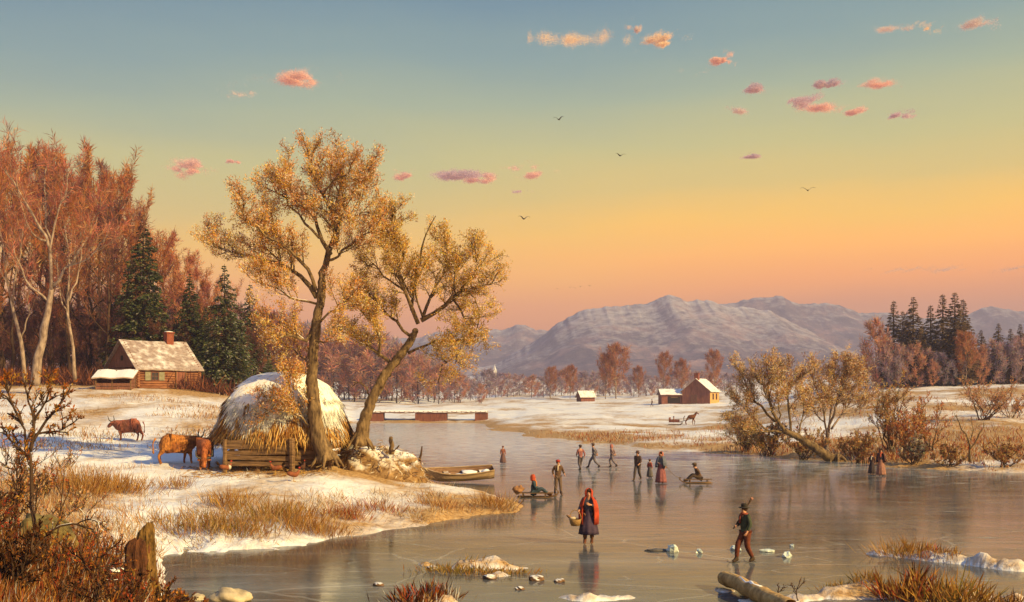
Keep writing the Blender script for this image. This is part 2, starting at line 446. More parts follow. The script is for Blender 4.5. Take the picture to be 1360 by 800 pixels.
def bump(px, d, spx, sd, a):
    global GZ
    GZ = GZ + a * np.exp(-((PX - px) / spx) ** 2 - ((DD - d) / sd) ** 2)
# low islets of snow and earth that break the ice
bump(625, 29.3, 48, 0.75, 0.62); bump(680, 29.1, 40, 0.45, 0.53); bump(560, 29.8, 22, 0.4, 0.5); bump(655, 27.9, 60, 0.45, 0.46)
for k in range(9):
    t = k / 8; bump(1150 + 210 * t, 32.0 - 3.2 * t, 26, 0.42, 0.46 + 0.1 * t)
for px_, d_, a_ in ((745, 24.8, .5), (800, 24.6, .52), (850, 24.8, .47), (960, 25.6, .5), (1000, 24.6, .55), (1060, 24.6, .5), (1110, 25.2, .5), (1150, 25.2, .6), (1220, 24.9, .75), (1290, 24.8, .72), (1350, 24.4, .6), (540, 24.4, .62), (590, 24.2, .55), (480, 23.6, .5)):
    bump(px_, d_, 34, 0.7, a_)
shore = np.exp(-(GZ / 0.35) ** 2)
rough = fbm(GX / 3.1, GY / 3.1, 3, 4) - 0.5
fine = fbm(GX / 0.7, GY / 0.9, 8, 3) - 0.5
fade = np.clip(120 / DD, 0.2, 1)
GZ = GZ + rough * np.where(GZ > 0.02, 0.34, 0.2) * np.where(DD < 66, 1, 1.6) + fine * np.where(GZ > 0.5, 0.13, 0.2) * fade + (fbm(GX / 0.32, GY / 0.4, 18, 2) - 0.5) * 0.11 * (DD < 40)
GZ = GZ + (ridged(GX / 1.1, GY / 0.9, 33, 3) - 0.55) * 0.26 * (DD < 33.5) * (PX > 240) - 0.04 * (DD < 33.5) * (PX > 240)
GZ = np.where(DD > 130, GZ + (fbm(GX / 24, GY / 24, 5, 3) - 0.5) * 0.7, GZ)
GZ = GZ + (fbm(GX / 13, GY / 17, 55, 3) - 0.5) * 0.9 * np.clip((GZ - .5) / 1.2, 0, 1) * np.clip((DD - 80) / 15, 0, 1)
def H(X, Y):
    """ground height under a point"""
    X = np.asarray(X, float); Y = np.asarray(Y, float)
    px = X / Y * F + HX
    i = np.clip(np.searchsorted(gp, px) - 1, 0, len(gp) - 2); j = np.clip(np.searchsorted(gd, Y) - 1, 0, len(gd) - 2)
    u = np.clip((px - gp[i]) / (gp[i + 1] - gp[i]), 0, 1); v = np.clip((Y - gd[j]) / (gd[j + 1] - gd[j]), 0, 1)
    return (GZ[i, j] * (1 - u) + GZ[i + 1, j] * u) * (1 - v) + (GZ[i, j + 1] * (1 - u) + GZ[i + 1, j + 1] * u) * v
def at(px, d, dz=0.0):
    X = (px - HX) / F * d
    return Vector((X, d, max(0.0, float(H(X, d))) + dz))
def on_ice(px, py):
    d = S(py); return Vector(((px - HX) / F * d, d, 0.0))
def pt(px, py, d):
    return np.array(((px - HX) / F * d, d, CAMZ + (HY - py) / F * d))

# what lies on the ground: R = dry grass and earth, G = dark leaf litter
def gz(px, d, spx, sd): return np.exp(-((PX - px) / spx) ** 2 - ((DD - d) / sd) ** 2)
edge = np.exp(-((GZ - 0.15) / 0.28) ** 2)
dirt = 0.32 * edge * (DD < 60) + 0.35 * edge * (DD >= 60)
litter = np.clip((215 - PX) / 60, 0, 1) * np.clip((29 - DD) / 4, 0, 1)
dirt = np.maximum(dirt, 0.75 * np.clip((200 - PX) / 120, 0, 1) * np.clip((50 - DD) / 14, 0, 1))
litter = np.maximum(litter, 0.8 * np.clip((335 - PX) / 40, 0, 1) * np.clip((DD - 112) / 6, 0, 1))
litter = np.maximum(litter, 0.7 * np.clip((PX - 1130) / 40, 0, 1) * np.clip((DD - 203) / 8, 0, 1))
dirt += 0.28 * gz(340, 40, 120, 5) + 0.25 * gz(540, 47, 70, 4) + 0.7 * gz(480, 52, 60, 4) + 0.45 * gz(380, 49, 60, 2.5)
dirt += 0.7 * np.clip((PX - 920) / 60, 0, 1) * np.exp(-((DD - 84) / 12) ** 2)
dirt += 0.45 * np.clip((PX - 690) / 60, 0, 1) * np.clip((930 - PX) / 60, 0, 1) * np.exp(-((DD - 118) / 16) ** 2)
dirt += 0.4 * np.exp(-((DD - 110) / 6) ** 2) * np.clip((420 - PX) / 60, 0, 1)
dirt += 0.22 * (DD > 36) * (fbm(GX / 16, GY / 22, 61, 3) > 0.45)
dirt += 0.3 * (DD < 34) * (PX > 420) * (GZ > 0)
dirt += 0.2 * np.clip((PX - 900) / 100, 0, 1) * np.clip((DD - 84) / 10, 0, 1) * np.clip((205 - DD) / 30, 0, 1)
dirt += 0.10 * (DD > 60)
dirt = np.clip(dirt + 0.04 + 0.95 * (fbm(GX / 5, GY / 9, 21, 4) - 0.52), 0, 1)
nP, nD = PX.shape
a = (np.arange(nP - 1)[:, None] * nD + np.arange(nD - 1)[None, :]).ravel()
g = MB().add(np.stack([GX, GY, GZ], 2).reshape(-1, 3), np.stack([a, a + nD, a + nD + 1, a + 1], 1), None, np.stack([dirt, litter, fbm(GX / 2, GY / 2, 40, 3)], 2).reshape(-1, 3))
def groundmat():
    m, nt = mat('snowy_ground')
    at_ = N(nt, 'ShaderNodeAttribute'); at_.attribute_name = 'Col'
    sp = N(nt, 'ShaderNodeSeparateColor'); nt.links.new(at_.outputs['Color'], sp.inputs[0])
    n1 = noise_node(nt, 0.9, 8, rough=0.7); n2 = noise_node(nt, 5.0, 6); n3 = noise_node(nt, 0.12, 5)
    # earth and grass tones
    er = ramp_node(nt, n2.outputs['Fac'], [(0.3, (0.16, 0.075, 0.03)), (0.5, (0.42, 0.25, 0.10)), (0.7, (0.55, 0.38, 0.2))])
    sr = ramp_node(nt, n3.outputs['Fac'], [(0.35, (0.70, 0.71, 0.76)), (0.65, (0.82, 0.80, 0.77))])
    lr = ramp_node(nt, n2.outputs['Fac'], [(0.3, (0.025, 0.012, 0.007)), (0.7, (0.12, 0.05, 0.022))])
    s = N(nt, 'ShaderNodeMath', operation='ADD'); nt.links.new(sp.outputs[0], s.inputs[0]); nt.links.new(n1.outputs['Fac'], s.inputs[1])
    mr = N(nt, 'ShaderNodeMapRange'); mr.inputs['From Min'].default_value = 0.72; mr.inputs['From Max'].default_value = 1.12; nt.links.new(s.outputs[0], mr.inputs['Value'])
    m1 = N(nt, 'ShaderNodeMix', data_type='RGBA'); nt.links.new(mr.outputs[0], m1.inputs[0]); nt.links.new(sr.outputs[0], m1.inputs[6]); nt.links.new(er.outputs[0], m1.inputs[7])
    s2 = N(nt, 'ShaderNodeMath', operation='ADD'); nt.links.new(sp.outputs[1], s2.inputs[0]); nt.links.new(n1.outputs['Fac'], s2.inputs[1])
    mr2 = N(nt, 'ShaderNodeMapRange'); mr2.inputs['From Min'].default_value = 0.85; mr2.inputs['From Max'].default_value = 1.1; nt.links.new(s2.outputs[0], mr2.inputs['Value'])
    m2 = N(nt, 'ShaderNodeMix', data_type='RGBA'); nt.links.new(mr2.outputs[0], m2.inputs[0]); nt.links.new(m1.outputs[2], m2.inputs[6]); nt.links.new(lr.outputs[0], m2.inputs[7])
    b = N(nt, 'ShaderNodeBsdfPrincipled'); o = N(nt, 'ShaderNodeOutputMaterial'); b.inputs['Roughness'].default_value = 0.8; b.inputs['Specular IOR Level'].default_value = 0.15
    nt.links.new(m2.outputs[2], b.inputs['Base Color'])
    bp = N(nt, 'ShaderNodeBump'); bp.inputs['Strength'].default_value = 0.6; bp.inputs['Distance'].default_value = 0.15
    nt.links.new(n2.outputs['Fac'], bp.inputs['Height']); nt.links.new(bp.outputs[0], b.inputs['Normal'])
    nt.links.new(b.outputs[0], o.inputs[0])
    return m
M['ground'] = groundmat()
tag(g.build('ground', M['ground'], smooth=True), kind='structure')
gb = MB().add([(-4150, -120, -2.5), (4150, -120, -2.5), (4150, 3580, -2.5), (-4150, 3580, -2.5)], [(0, 1, 2, 3)], C=(0, 0, 0))
tag(gb.build('snowfield', M['snow']), kind='structure')

def icemat():
    m, nt = mat('lake_ice')
    n1 = noise_node(nt, 0.16, 6, stretch=(0.5, 1.6, 1)); n2 = noise_node(nt, 1.6, 7, stretch=(0.35, 1.5, 1), rough=0.7); n3 = noise_node(nt, 0.05, 4, stretch=(0.6, 1.5, 1))
    c1 = ramp_node(nt, n1.outputs['Fac'], [(0.3, (0.04, 0.036, 0.034)), (0.55, (0.09, 0.092, 0.096)), (0.75, (0.17, 0.185, 0.20))])
    tc = N(nt, 'ShaderNodeTexCoord'); sp = N(nt, 'ShaderNodeSeparateXYZ'); nt.links.new(tc.outputs['Object'], sp.inputs[0])
    fr = N(nt, 'ShaderNodeMapRange'); fr.inputs['From Min'].default_value = 46; fr.inputs['From Max'].default_value = 105; nt.links.new(sp.outputs['Y'], fr.inputs['Value'])
    # dusting of blown snow, more of it towards the far shore
    ad = N(nt, 'ShaderNodeMath', operation='MULTIPLY_ADD'); ad.inputs[1].default_value = 0.46; nt.links.new(fr.outputs[0], ad.inputs[0]); nt.links.new(n2.outputs['Fac'], ad.inputs[2])
    mr = N(nt, 'ShaderNodeMapRange'); mr.inputs['From Min'].default_value = 0.62; mr.inputs['From Max'].default_value = 0.95; nt.links.new(ad.outputs[0], mr.inputs['Value'])
    mx = N(nt, 'ShaderNodeMix', data_type='RGBA'); nt.links.new(mr.outputs[0], mx.inputs[0]); nt.links.new(c1.outputs[0], mx.inputs[6]); mx.inputs[7].default_value = (0.58, 0.64, 0.70, 1)
    b = N(nt, 'ShaderNodeBsdfPrincipled'); o = N(nt, 'ShaderNodeOutputMaterial')
    b.inputs['IOR'].default_value = 1.31
    n5 = noise_node(nt, 1.0, 6, stretch=(0.10, 1.9, 1), rough=0.7); st = N(nt, 'ShaderNodeMapRange'); st.inputs['From Min'].default_value = 0.62; st.inputs['From Max'].default_value = 0.76; nt.links.new(n5.outputs['Fac'], st.inputs['Value'])
    mx2 = N(nt, 'ShaderNodeMix', data_type='RGBA'); nt.links.new(st.outputs[0], mx2.inputs[0]); nt.links.new(mx.outputs[2], mx2.inputs[6]); mx2.inputs[7].default_value = (0.42, 0.42, 0.42, 1); mx = mx2
    vo = N(nt, 'ShaderNodeTexVoronoi', feature='DISTANCE_TO_EDGE'); vo.inputs['Scale'].default_value = 0.22
    wv = noise_node(nt, 0.5, 5); wa = N(nt, 'ShaderNodeMix', data_type='VECTOR'); wa.inputs[0].default_value = 0.35
    nt.links.new(tc.outputs['Object'], wa.inputs[4]); nt.links.new(wv.outputs['Color'], wa.inputs[5]); nt.links.new(wa.outputs[1], vo.inputs['Vector'])
    cr = N(nt, 'ShaderNodeMapRange'); cr.inputs['From Min'].default_value = 0.007; cr.inputs['From Max'].default_value = 0.0; cr.inputs['To Max'].default_value = 0.22; nt.links.new(vo.outputs['Distance'], cr.inputs['Value'])
    mx3 = N(nt, 'ShaderNodeMix', data_type='RGBA'); nt.links.new(cr.outputs[0], mx3.inputs[0]); nt.links.new(mx.outputs[2], mx3.inputs[6]); mx3.inputs[7].default_value = (0.6, 0.6, 0.58, 1); mx = mx3
    b.inputs['Specular IOR Level'].default_value = 0.19
    vo2 = N(nt, 'ShaderNodeTexVoronoi', feature='DISTANCE_TO_EDGE'); vo2.inputs['Scale'].default_value = 0.8; mpv = N(nt, 'ShaderNodeMapping'); mpv.inputs['Rotation'].default_value = (0, 0, .7); mpv.inputs['Scale'].default_value = (.35, 1.6, 1); nt.links.new(wa.outputs[1], mpv.inputs[0]); nt.links.new(mpv.outputs[0], vo2.inputs['Vector'])
    cr2 = N(nt, 'ShaderNodeMapRange'); cr2.inputs['From Min'].default_value = 0.010; cr2.inputs['From Max'].default_value = 0.0; cr2.inputs['To Max'].default_value = 0.2; nt.links.new(vo2.outputs['Distance'], cr2.inputs['Value'])
    mx4 = N(nt, 'ShaderNodeMix', data_type='RGBA'); nt.links.new(cr2.outputs[0], mx4.inputs[0]); nt.links.new(mx.outputs[2], mx4.inputs[6]); mx4.inputs[7].default_value = (0.6, 0.6, 0.58, 1); mx = mx4
    rr = N(nt, 'ShaderNodeMapRange'); rr.inputs['To Min'].default_value = 0.04; rr.inputs['To Max'].default_value = 0.25; rr.inputs['From Min'].default_value = 0.35; rr.inputs['From Max'].default_value = 0.75
    nt.links.new(n2.outputs['Fac'], rr.inputs['Value']); nt.links.new(rr.outputs[0], b.inputs['Roughness'])
    nt.links.new(mx.outputs[2], b.inputs['Base Color'])
    n4 = noise_node(nt, 2.5, 4, stretch=(1, 1, 1)); bp = N(nt, 'ShaderNodeBump'); bp.inputs['Strength'].default_value = 0.12; bp.inputs['Distance'].default_value = 0.02
    nt.links.new(n4.outputs['Fac'], bp.inputs['Height']); nt.links.new(bp.outputs[0], b.inputs['Normal'])
    nt.links.new(b.outputs[0], o.inputs[0])
    return m
M['ice'] = icemat()
ib = MB().add([(-40, 3, 0), (190, 3, 0), (190, 235, 0), (-40, 235, 0)], [(0, 1, 2, 3)])
tag(ib.build('ice', M['ice']), kind='structure')

# ------------------------------------------------------------------ mountains
def mountain(name, ridge, d0, depth, seed, mt, rough_=1.0, x0=None, x1=None):
    """a height field whose crest follows the listed crest heights (column, row) at its own distance"""
    px = np.array([p for p, y in ridge], float); hy = np.array([CAMZ + (HY - y) / F * d0 for p, y in ridge])
    u = np.linspace(px[0], px[-1], 420); v = np.linspace(-1.0, 0.6, 110)
    U, Vv = np.meshgrid(u, v, indexing='ij')
    D = d0 + Vv * depth
    X = (U - HX) / F * d0; Y = D
    crest = np.interp(U, px, hy)
    jag_ = (d0 / F) * (7.5 * (ridged(U / 46.0, U * 0, seed + 41, 5) - .5) + 2.2 * (fbm(U / 7.0, U * 0, seed + 42, 3) - .5))
    prof = np.where(Vv < 0, np.clip(1 + Vv, 0, 1) ** 1.25, np.clip(1 - Vv / 0.6, 0, 1))
    k = depth / 3.6
    rn = ridged(X / k * 0.9 + Vv * 0.5, Y / k, seed, 5)
    warp = fbm(X / (k * 0.35), Y / (k * 0.35), seed + 3, 4) - 0.5
    amp = prof * (1 - prof) * 2.2
    Z = crest * prof * (1 - 0.62 * amp * (1.05 - rn) * rough_) + warp * crest * 0.34 * amp * rough_ + (ridged(X / (k * .3), Y / (k * .3), seed + 5, 4) - .5) * crest * 0.12 * amp + (fbm(X / (k * .12), Y / (k * .12), seed + 9, 3) - 0.5) * crest * 0.035
    Z = Z + jag_ * np.clip(prof, 0, 1) ** 6
    Z = np.minimum(Z, (crest + jag_ * prof ** 6) * (0.25 + 0.76 * np.clip(prof + 0.02, 0, 1)))   # never above the drawn crest
    nU, nV = U.shape
    a = (np.arange(nU - 1)[:, None] * nV + np.arange(nV - 1)[None, :]).ravel()
    mb = MB().add(np.stack([X, Y, Z - 2], 2).reshape(-1, 3), np.stack([a, a + nV, a + nV + 1, a + 1], 1), C=np.stack([Z / 300, prof, rn], 2).reshape(-1, 3))
    return tag(mb.build(name, mt, smooth=True), kind='structure')
def mountmat(name, snow_lo, snow_hi):
    m, nt = mat(name)
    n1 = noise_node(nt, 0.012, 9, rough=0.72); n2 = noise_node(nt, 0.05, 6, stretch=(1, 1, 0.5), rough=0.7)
    rk = ramp_node(nt, n1.outputs['Fac'], [(0.34, (0.08, 0.075, 0.115)), (0.5, (0.14, 0.115, 0.155)), (0.66, (0.38, 0.25, 0.26))])  # mauve of the distant haze is mixed into the rock colour
    g_ = N(nt, 'ShaderNodeNewGeometry'); sp = N(nt, 'ShaderNodeSeparateXYZ'); nt.links.new(g_.outputs['Normal'], sp.inputs[0])
    ad = N(nt, 'ShaderNodeMath', operation='MULTIPLY_ADD'); ad.inputs[1].default_value = 0.9; nt.links.new(n2.outputs['Fac'], ad.inputs[0])
    at_ = N(nt, 'ShaderNodeAttribute'); at_.attribute_name = 'Col'; s2 = N(nt, 'ShaderNodeSeparateColor'); nt.links.new(at_.outputs['Color'], s2.inputs[0])
    hz_ = N(nt, 'ShaderNodeMath', operation='MULTIPLY_ADD'); hz_.inputs[1].default_value = 0.55; nt.links.new(s2.outputs[1], hz_.inputs[0]); nt.links.new(sp.outputs['Z'], hz_.inputs[2])
    nt.links.new(hz_.outputs[0], ad.inputs[2])
    mr = N(nt, 'ShaderNodeMapRange'); mr.inputs['From Min'].default_value = snow_lo; mr.inputs['From Max'].default_value = snow_hi; nt.links.new(ad.outputs[0], mr.inputs['Value'])
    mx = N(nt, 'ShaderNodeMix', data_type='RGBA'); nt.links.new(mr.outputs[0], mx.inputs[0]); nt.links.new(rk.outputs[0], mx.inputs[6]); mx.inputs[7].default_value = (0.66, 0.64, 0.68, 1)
    b = N(nt, 'ShaderNodeBsdfPrincipled'); o = N(nt, 'ShaderNodeOutputMaterial'); b.inputs['Roughness'].default_value = 0.95; b.inputs['Specular IOR Level'].default_value = 0.05
    nt.links.new(mx.outputs[2], b.inputs['Base Color'])
    bp = N(nt, 'ShaderNodeBump'); bp.inputs['Strength'].default_value = 0.8; bp.inputs['Distance'].default_value = 12.0; nt.links.new(n1.outputs['Fac'], bp.inputs['Height']); nt.links.new(bp.outputs[0], b.inputs['Normal'])
    nt.links.new(b.outputs[0], o.inputs[0])
    return m
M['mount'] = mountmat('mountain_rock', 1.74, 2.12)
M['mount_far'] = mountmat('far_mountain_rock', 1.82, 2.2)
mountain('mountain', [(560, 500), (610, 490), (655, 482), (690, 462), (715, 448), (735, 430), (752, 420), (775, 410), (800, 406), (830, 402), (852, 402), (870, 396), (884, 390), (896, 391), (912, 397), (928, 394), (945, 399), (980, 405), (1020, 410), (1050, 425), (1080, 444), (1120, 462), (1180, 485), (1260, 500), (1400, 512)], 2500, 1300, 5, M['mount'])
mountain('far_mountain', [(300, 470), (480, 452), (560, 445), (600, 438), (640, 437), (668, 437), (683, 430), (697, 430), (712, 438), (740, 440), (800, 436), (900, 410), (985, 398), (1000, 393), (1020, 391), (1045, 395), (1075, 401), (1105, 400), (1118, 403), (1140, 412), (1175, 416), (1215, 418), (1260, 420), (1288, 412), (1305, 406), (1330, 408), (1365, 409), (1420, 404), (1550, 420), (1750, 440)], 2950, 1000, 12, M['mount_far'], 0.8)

# ------------------------------------------------------------------ haze: the winter evening air
HAZE_TOP = 312.0
def hazemat():
    m, nt = mat('haze')
    v = N(nt, 'ShaderNodeVolumePrincipled'); o = N(nt, 'ShaderNodeOutputMaterial')
    v.inputs['Color'].default_value = (0.50, 0.50, 0.84, 1)
    v.inputs['Density'].default_value = 0.00040
    v.inputs['Anisotropy'].default_value = 0.0
    nt.links.new(v.outputs[0], o.inputs['Volume'])
    return m
hz = MB().box((0, 1750, (HAZE_TOP - 4) / 2), (8400, 3760, HAZE_TOP + 4))
tag(hz.build('haze', hazemat()), kind='stuff')
# ------------------------------------------------------------------ trees
def smooth_path(P, n, jit=0.0, rg=rng):
    P = np.asarray(P, float)
    if len(P) == 2: P = np.array([P[0], (P[0] + P[1]) / 2, P[1]])
    Q = np.concatenate([[2 * P[0] - P[1]], P, [2 * P[-1] - P[-2]]])
    out = []
    for t in np.linspace(0, len(P) - 1, n):
        i = min(int(t), len(P) - 2); u = t - i
        p0, p1, p2, p3 = Q[i:i + 4]
        out.append(0.5 * (2 * p1 + (p2 - p0) * u + (2 * p0 - 5 * p1 + 4 * p2 - p3) * u * u + (3 * p1 - p0 - 3 * p2 + p3) * u ** 3))
    out = np.array(out)
    if jit:
        j = rg.normal(size=out.shape) * jit; j[0] = 0; out += j
    return out
def unit(v): return v / (np.linalg.norm(v) + 1e-9)

class Tree:
    def __init__(s, seed, pal, leaf=(0.18, 0.07), per=9, up=0.45, spread=0.9, wander=0.16):
        s.rg = np.random.default_rng(seed); s.wood = MB(); s.fine = MB(); s.lv = []; s.snow = MB()
        s.pal = np.array(pal); s.leaf = leaf; s.per = per; s.up = up; s.spread = spread; s.wander = wander; s.trunk = MB()
    def limb(s, P, r0, r1, sides=7, trunk=False, snow=0.0):
        r = np.linspace(r0, r1, len(P))
        (s.trunk if trunk else s.wood).tube(P, r, sides, jit=0.22, rg=s.rg)
        if snow and s.rg.random() < snow:
            i0 = s.rg.integers(0, max(1, len(P) - 3)); i1 = min(len(P), i0 + s.rg.integers(3, 6))
            if i1 - i0 >= 2:
                seg = P[i0:i1] + np.array((0, 0, 1)) * r[i0:i1, None] * 0.6
                s.snow.tube(seg, np.maximum(r[i0:i1] * 0.62, 0.006), 5, jit=0.5, rg=s.rg)
    def off(s, P, r0, n, length, level, t0=0.25, t1=1.0, leaves=True, snow=0.0):
        """n side branches along path P; level 0 are twigs with leaves"""
        m = len(P)
        for k in range(n):
            t = t0 + (t1 - t0) * (k + s.rg.random()) / n
            f = t * (m - 1); i = min(int(f), m - 2)
            p = P[i] + (P[i + 1] - P[i]) * (f - i)
            d = unit(P[i + 1] - P[i])
            q = s.rg.normal(size=3); q = unit(q - d * np.dot(q, d))
            v = unit(d * (0.55 + 0.5 * t) + q * s.spread + np.array((0, 0, s.up)))
            L = length * (0.6 + 0.7 * s.rg.random()) * (1.1 - 0.45 * t)
            npts = 5 if level > 0 else 4
            Q = [p]
            for j in range(npts - 1):
                v = unit(v + s.rg.normal(size=3) * s.wander + np.array((0, 0, 0.1 * s.up)))
                Q.append(Q[-1] + v * L / (npts - 1))
            Q = np.array(Q)
            rb = r0 * (0.45 if level > 0 else 0.4) * (1.1 - 0.5 * t)
            rb = max(rb, 0.012 if level == 0 else 0.02)
            s.limb(Q, rb, rb * 0.35, 5 if level > 0 else 3, snow=snow if level > 0 else snow * 0.15)
            if level > 0: s.off(Q, rb, max(3, int(round(L * s.twigs))), length * 0.5, level - 1, 0.15, 1.0, leaves, snow * 0.5)
            elif leaves: s.leafy(Q)
    twigs = 4.0
    frost = 0.0; jit = 0.0
    def leafy(s, Q, k=None):
        k = k or s.per; rg = s.rg
        t = np.sort(rg.random(k)) * (len(Q) - 1); i = np.minimum(t.astype(int), len(Q) - 2)
        p = Q[i] + (Q[i + 1] - Q[i]) * (t - i)[:, None]
        p = p + rg.normal(size=(k, 3)) * s.jit
        d = unit(Q[-1] - Q[0]) * 0.65 + rg.normal(size=(k, 3)) * 0.62 + np.array((0, 0, 0.15))
        base = s.pal[rg.integers(0, len(s.pal))]
        c = base * (0.7 + 0.6 * rg.random((k, 1))) * (1 + 0.12 * rg.normal(size=(k, 3)))
        fr_ = rg.random(k) < s.frost; c[fr_] = np.array((.80, .66, .54))
        s.lv.append((p, d, s.leaf[0] * (0.6 + 0.8 * rg.random(k)), s.leaf[1] * (0.7 + 0.6 * rg.random(k)), np.clip(c, 0.005, 0.9)))
    def build(s, name, loc, label, cat='tree', group=None, bark='bark', leafm='leaf', crown='crown'):
        root = empty(name, loc, 0, label, cat, group)
        o = np.array(loc)
        def shift(mb):
            for v in mb.V: v -= o
        if s.trunk.n: shift(s.trunk); s.trunk.build('trunk', M[bark], root, True)
        if s.wood.n: shift(s.wood); s.wood.build('branches', M[bark], root, True)
        if s.lv:
            lm = MB()
            P = np.concatenate([a[0] for a in s.lv]) - o
            lm.blades(P, np.concatenate([a[1] for a in s.lv]), np.concatenate([a[2] for a in s.lv]), np.concatenate([a[3] for a in s.lv]), np.concatenate([a[4] for a in s.lv]), N=s.rg.normal(size=(len(P), 3)))
            lm.build(crown, M[leafm], root)
        if s.snow.n: shift(s.snow); s.snow.build('branch_snow', M['snow'], root, True)
        return root

GOLD = [(0.76, 0.44, 0.10), (0.68, 0.34, 0.07), (0.82, 0.54, 0.17), (0.52, 0.24, 0.06), (0.66, 0.33, 0.14), (0.34, 0.16, 0.035)]
AMBER = [(0.76, 0.45, 0.09), (0.66, 0.38, 0.07), (0.50, 0.28, 0.06), (0.80, 0.54, 0.15), (0.32, 0.19, 0.04)]

def crop2(pts): return [(240 + x * 0.4377, 150 + y * 0.4375) for x, y in pts]
def hand_tree(name, seed, d, trunk, limbs, pal, label, r_trunk, leaf, per, side_len, dens, depthk=1.0, group=None, bark='bark', twigs=4.0, snow=0.25, bare=(), up=0.45):
    """tree whose main limbs are drawn one by one and bent into depth; side branches and twigs grow from them"""
    T = Tree(seed, pal, leaf, per, up); T.twigs = twigs; T.frost = 0.2; T.jit = 0.09
    rg = T.rg
    P = np.array([pt(x, y, d) for x, y in trunk])
    P = smooth_path(P, 44, 0.012, rg)
    rr = np.interp(np.linspace(0, 1, 44), [0, 0.06, 0.2, 1], [r_trunk * 1.75, r_trunk * 1.25, r_trunk, r_trunk * 0.56]) * (1 + .06 * rg.normal(size=44))
    T.trunk.tube(P, rr, 20, jit=0.2, rg=rg)
    T.trunk.ball(P[-1], r_trunk * .57, 12, 8, amp=.2)
    for k in range(7):      # root flare
        a_ = k * 2 * math.pi / 7 + rg.random() * 0.5; v = np.array((math.cos(a_), math.sin(a_), 0))
        T.trunk.tube(smooth_path([P[0] + np.array((0, 0, r_trunk * 1.3)), P[0] + v * r_trunk * 1.3 + np.array((0, 0, .25)), P[0] + v * r_trunk * 2.6 + np.array((0, 0, -0.25))], 6), np.linspace(r_trunk * 0.55, r_trunk * 0.16, 6), 6, jit=0.3, rg=rg)
    for li, (pts, r0) in enumerate(limbs):
        n = len(pts); dep = (rg.random() - 0.5) * 2
        if abs(dep) < 0.35: dep = math.copysign(0.35, dep)
        Q = []; L = math.hypot(pts[-1][0] - pts[0][0], pts[-1][1] - pts[0][1]) / F * d
        for j, (x, y) in enumerate(pts):
            t = j / (n - 1)
            dd = d + depthk * dep * 0.55 * L * t
            Q.append(pt(x, y, dd))
        Q = smooth_path(Q, max(9, int(L * 2.2)), 0.05, rg)
        T.limb(Q, r0 * 0.8, max(0.02, r0 * 0.14), 8, snow=snow * 2)
        if li in bare:
            T.off(Q, r0 * 0.6, 5, 0.5, 0, 0.3, 1.0, leaves=False); continue
        T.off(Q, r0 * 0.7, max(4, int(L * dens)), side_len, 1, 0.22, 1.0, snow=snow)
        T.leafy(Q[-4:], 20)
    base = pt(trunk[0][0], trunk[0][1], d)
    return T.build(name, Vector(base), label, group=group, bark=bark)

hand_tree('oak_tree', 5, 49.0, [(434, 613), (422, 575), (417, 535), (414, 500), (416, 470), (420, 430), (426, 395), (428, 365)], [
    (crop2([(425, 490), (440, 445), (465, 390), (470, 350), (462, 300), (430, 250), (408, 205), (392, 165), (398, 115)]), 0.20),
    (crop2([(468, 400), (482, 340), (492, 290), (520, 240), (555, 210), (590, 180)]), 0.13),
    (crop2([(465, 330), (475, 260), (480, 200), (472, 170), (480, 145)]), 0.09),
    (crop2([(455, 430), (420, 360), (400, 305), (350, 268), (300, 250), (248, 222)]), 0.12),
    (crop2([(412, 560), (370, 500), (310, 462), (230, 440), (150, 420), (105, 408), (75, 375)]), 0.14),
    (crop2([(410, 540), (385, 470), (330, 415), (260, 370), (200, 330), (190, 260)]), 0.11),
    (crop2([(440, 450), (490, 425), (540, 385), (600, 340)]), 0.09),
    (crop2([(420, 380), (380, 330), (330, 280), (312, 220), (330, 180)]), 0.08),
    (crop2([(406, 640), (380, 690), (320, 670), (270, 640), (245, 590)]), 0.12),
    (crop2([(403, 760), (370, 750), (340, 720), (310, 700)]), 0.06),
    (crop2([(412, 580), (340, 560), (280, 530), (220, 510)]), 0.07),
    (crop2([(440, 300), (500, 320), (560, 300), (600, 310)]), 0.06),
    (crop2([(420, 640), (460, 600), (500, 570), (530, 540)]), 0.07),
    (crop2([(415, 700), (450, 690), (480, 650)]), 0.06),
    ([(424, 572), (408, 562), (388, 548), (366, 543), (345, 540)], 0.07),
    ([(405, 560), (396, 540), (385, 520), (378, 506)], 0.045),
    (crop2([(430, 250), (460, 210), (495, 190), (525, 170)]), 0.06),
    (crop2([(340, 480), (280, 430), (250, 380), (260, 290)]), 0.06),
], GOLD, 'tall golden leaved oak with a straight trunk beside the haystack', 0.29, (0.12, 0.038), 50, 1.35, 4.0, twigs=5.6)
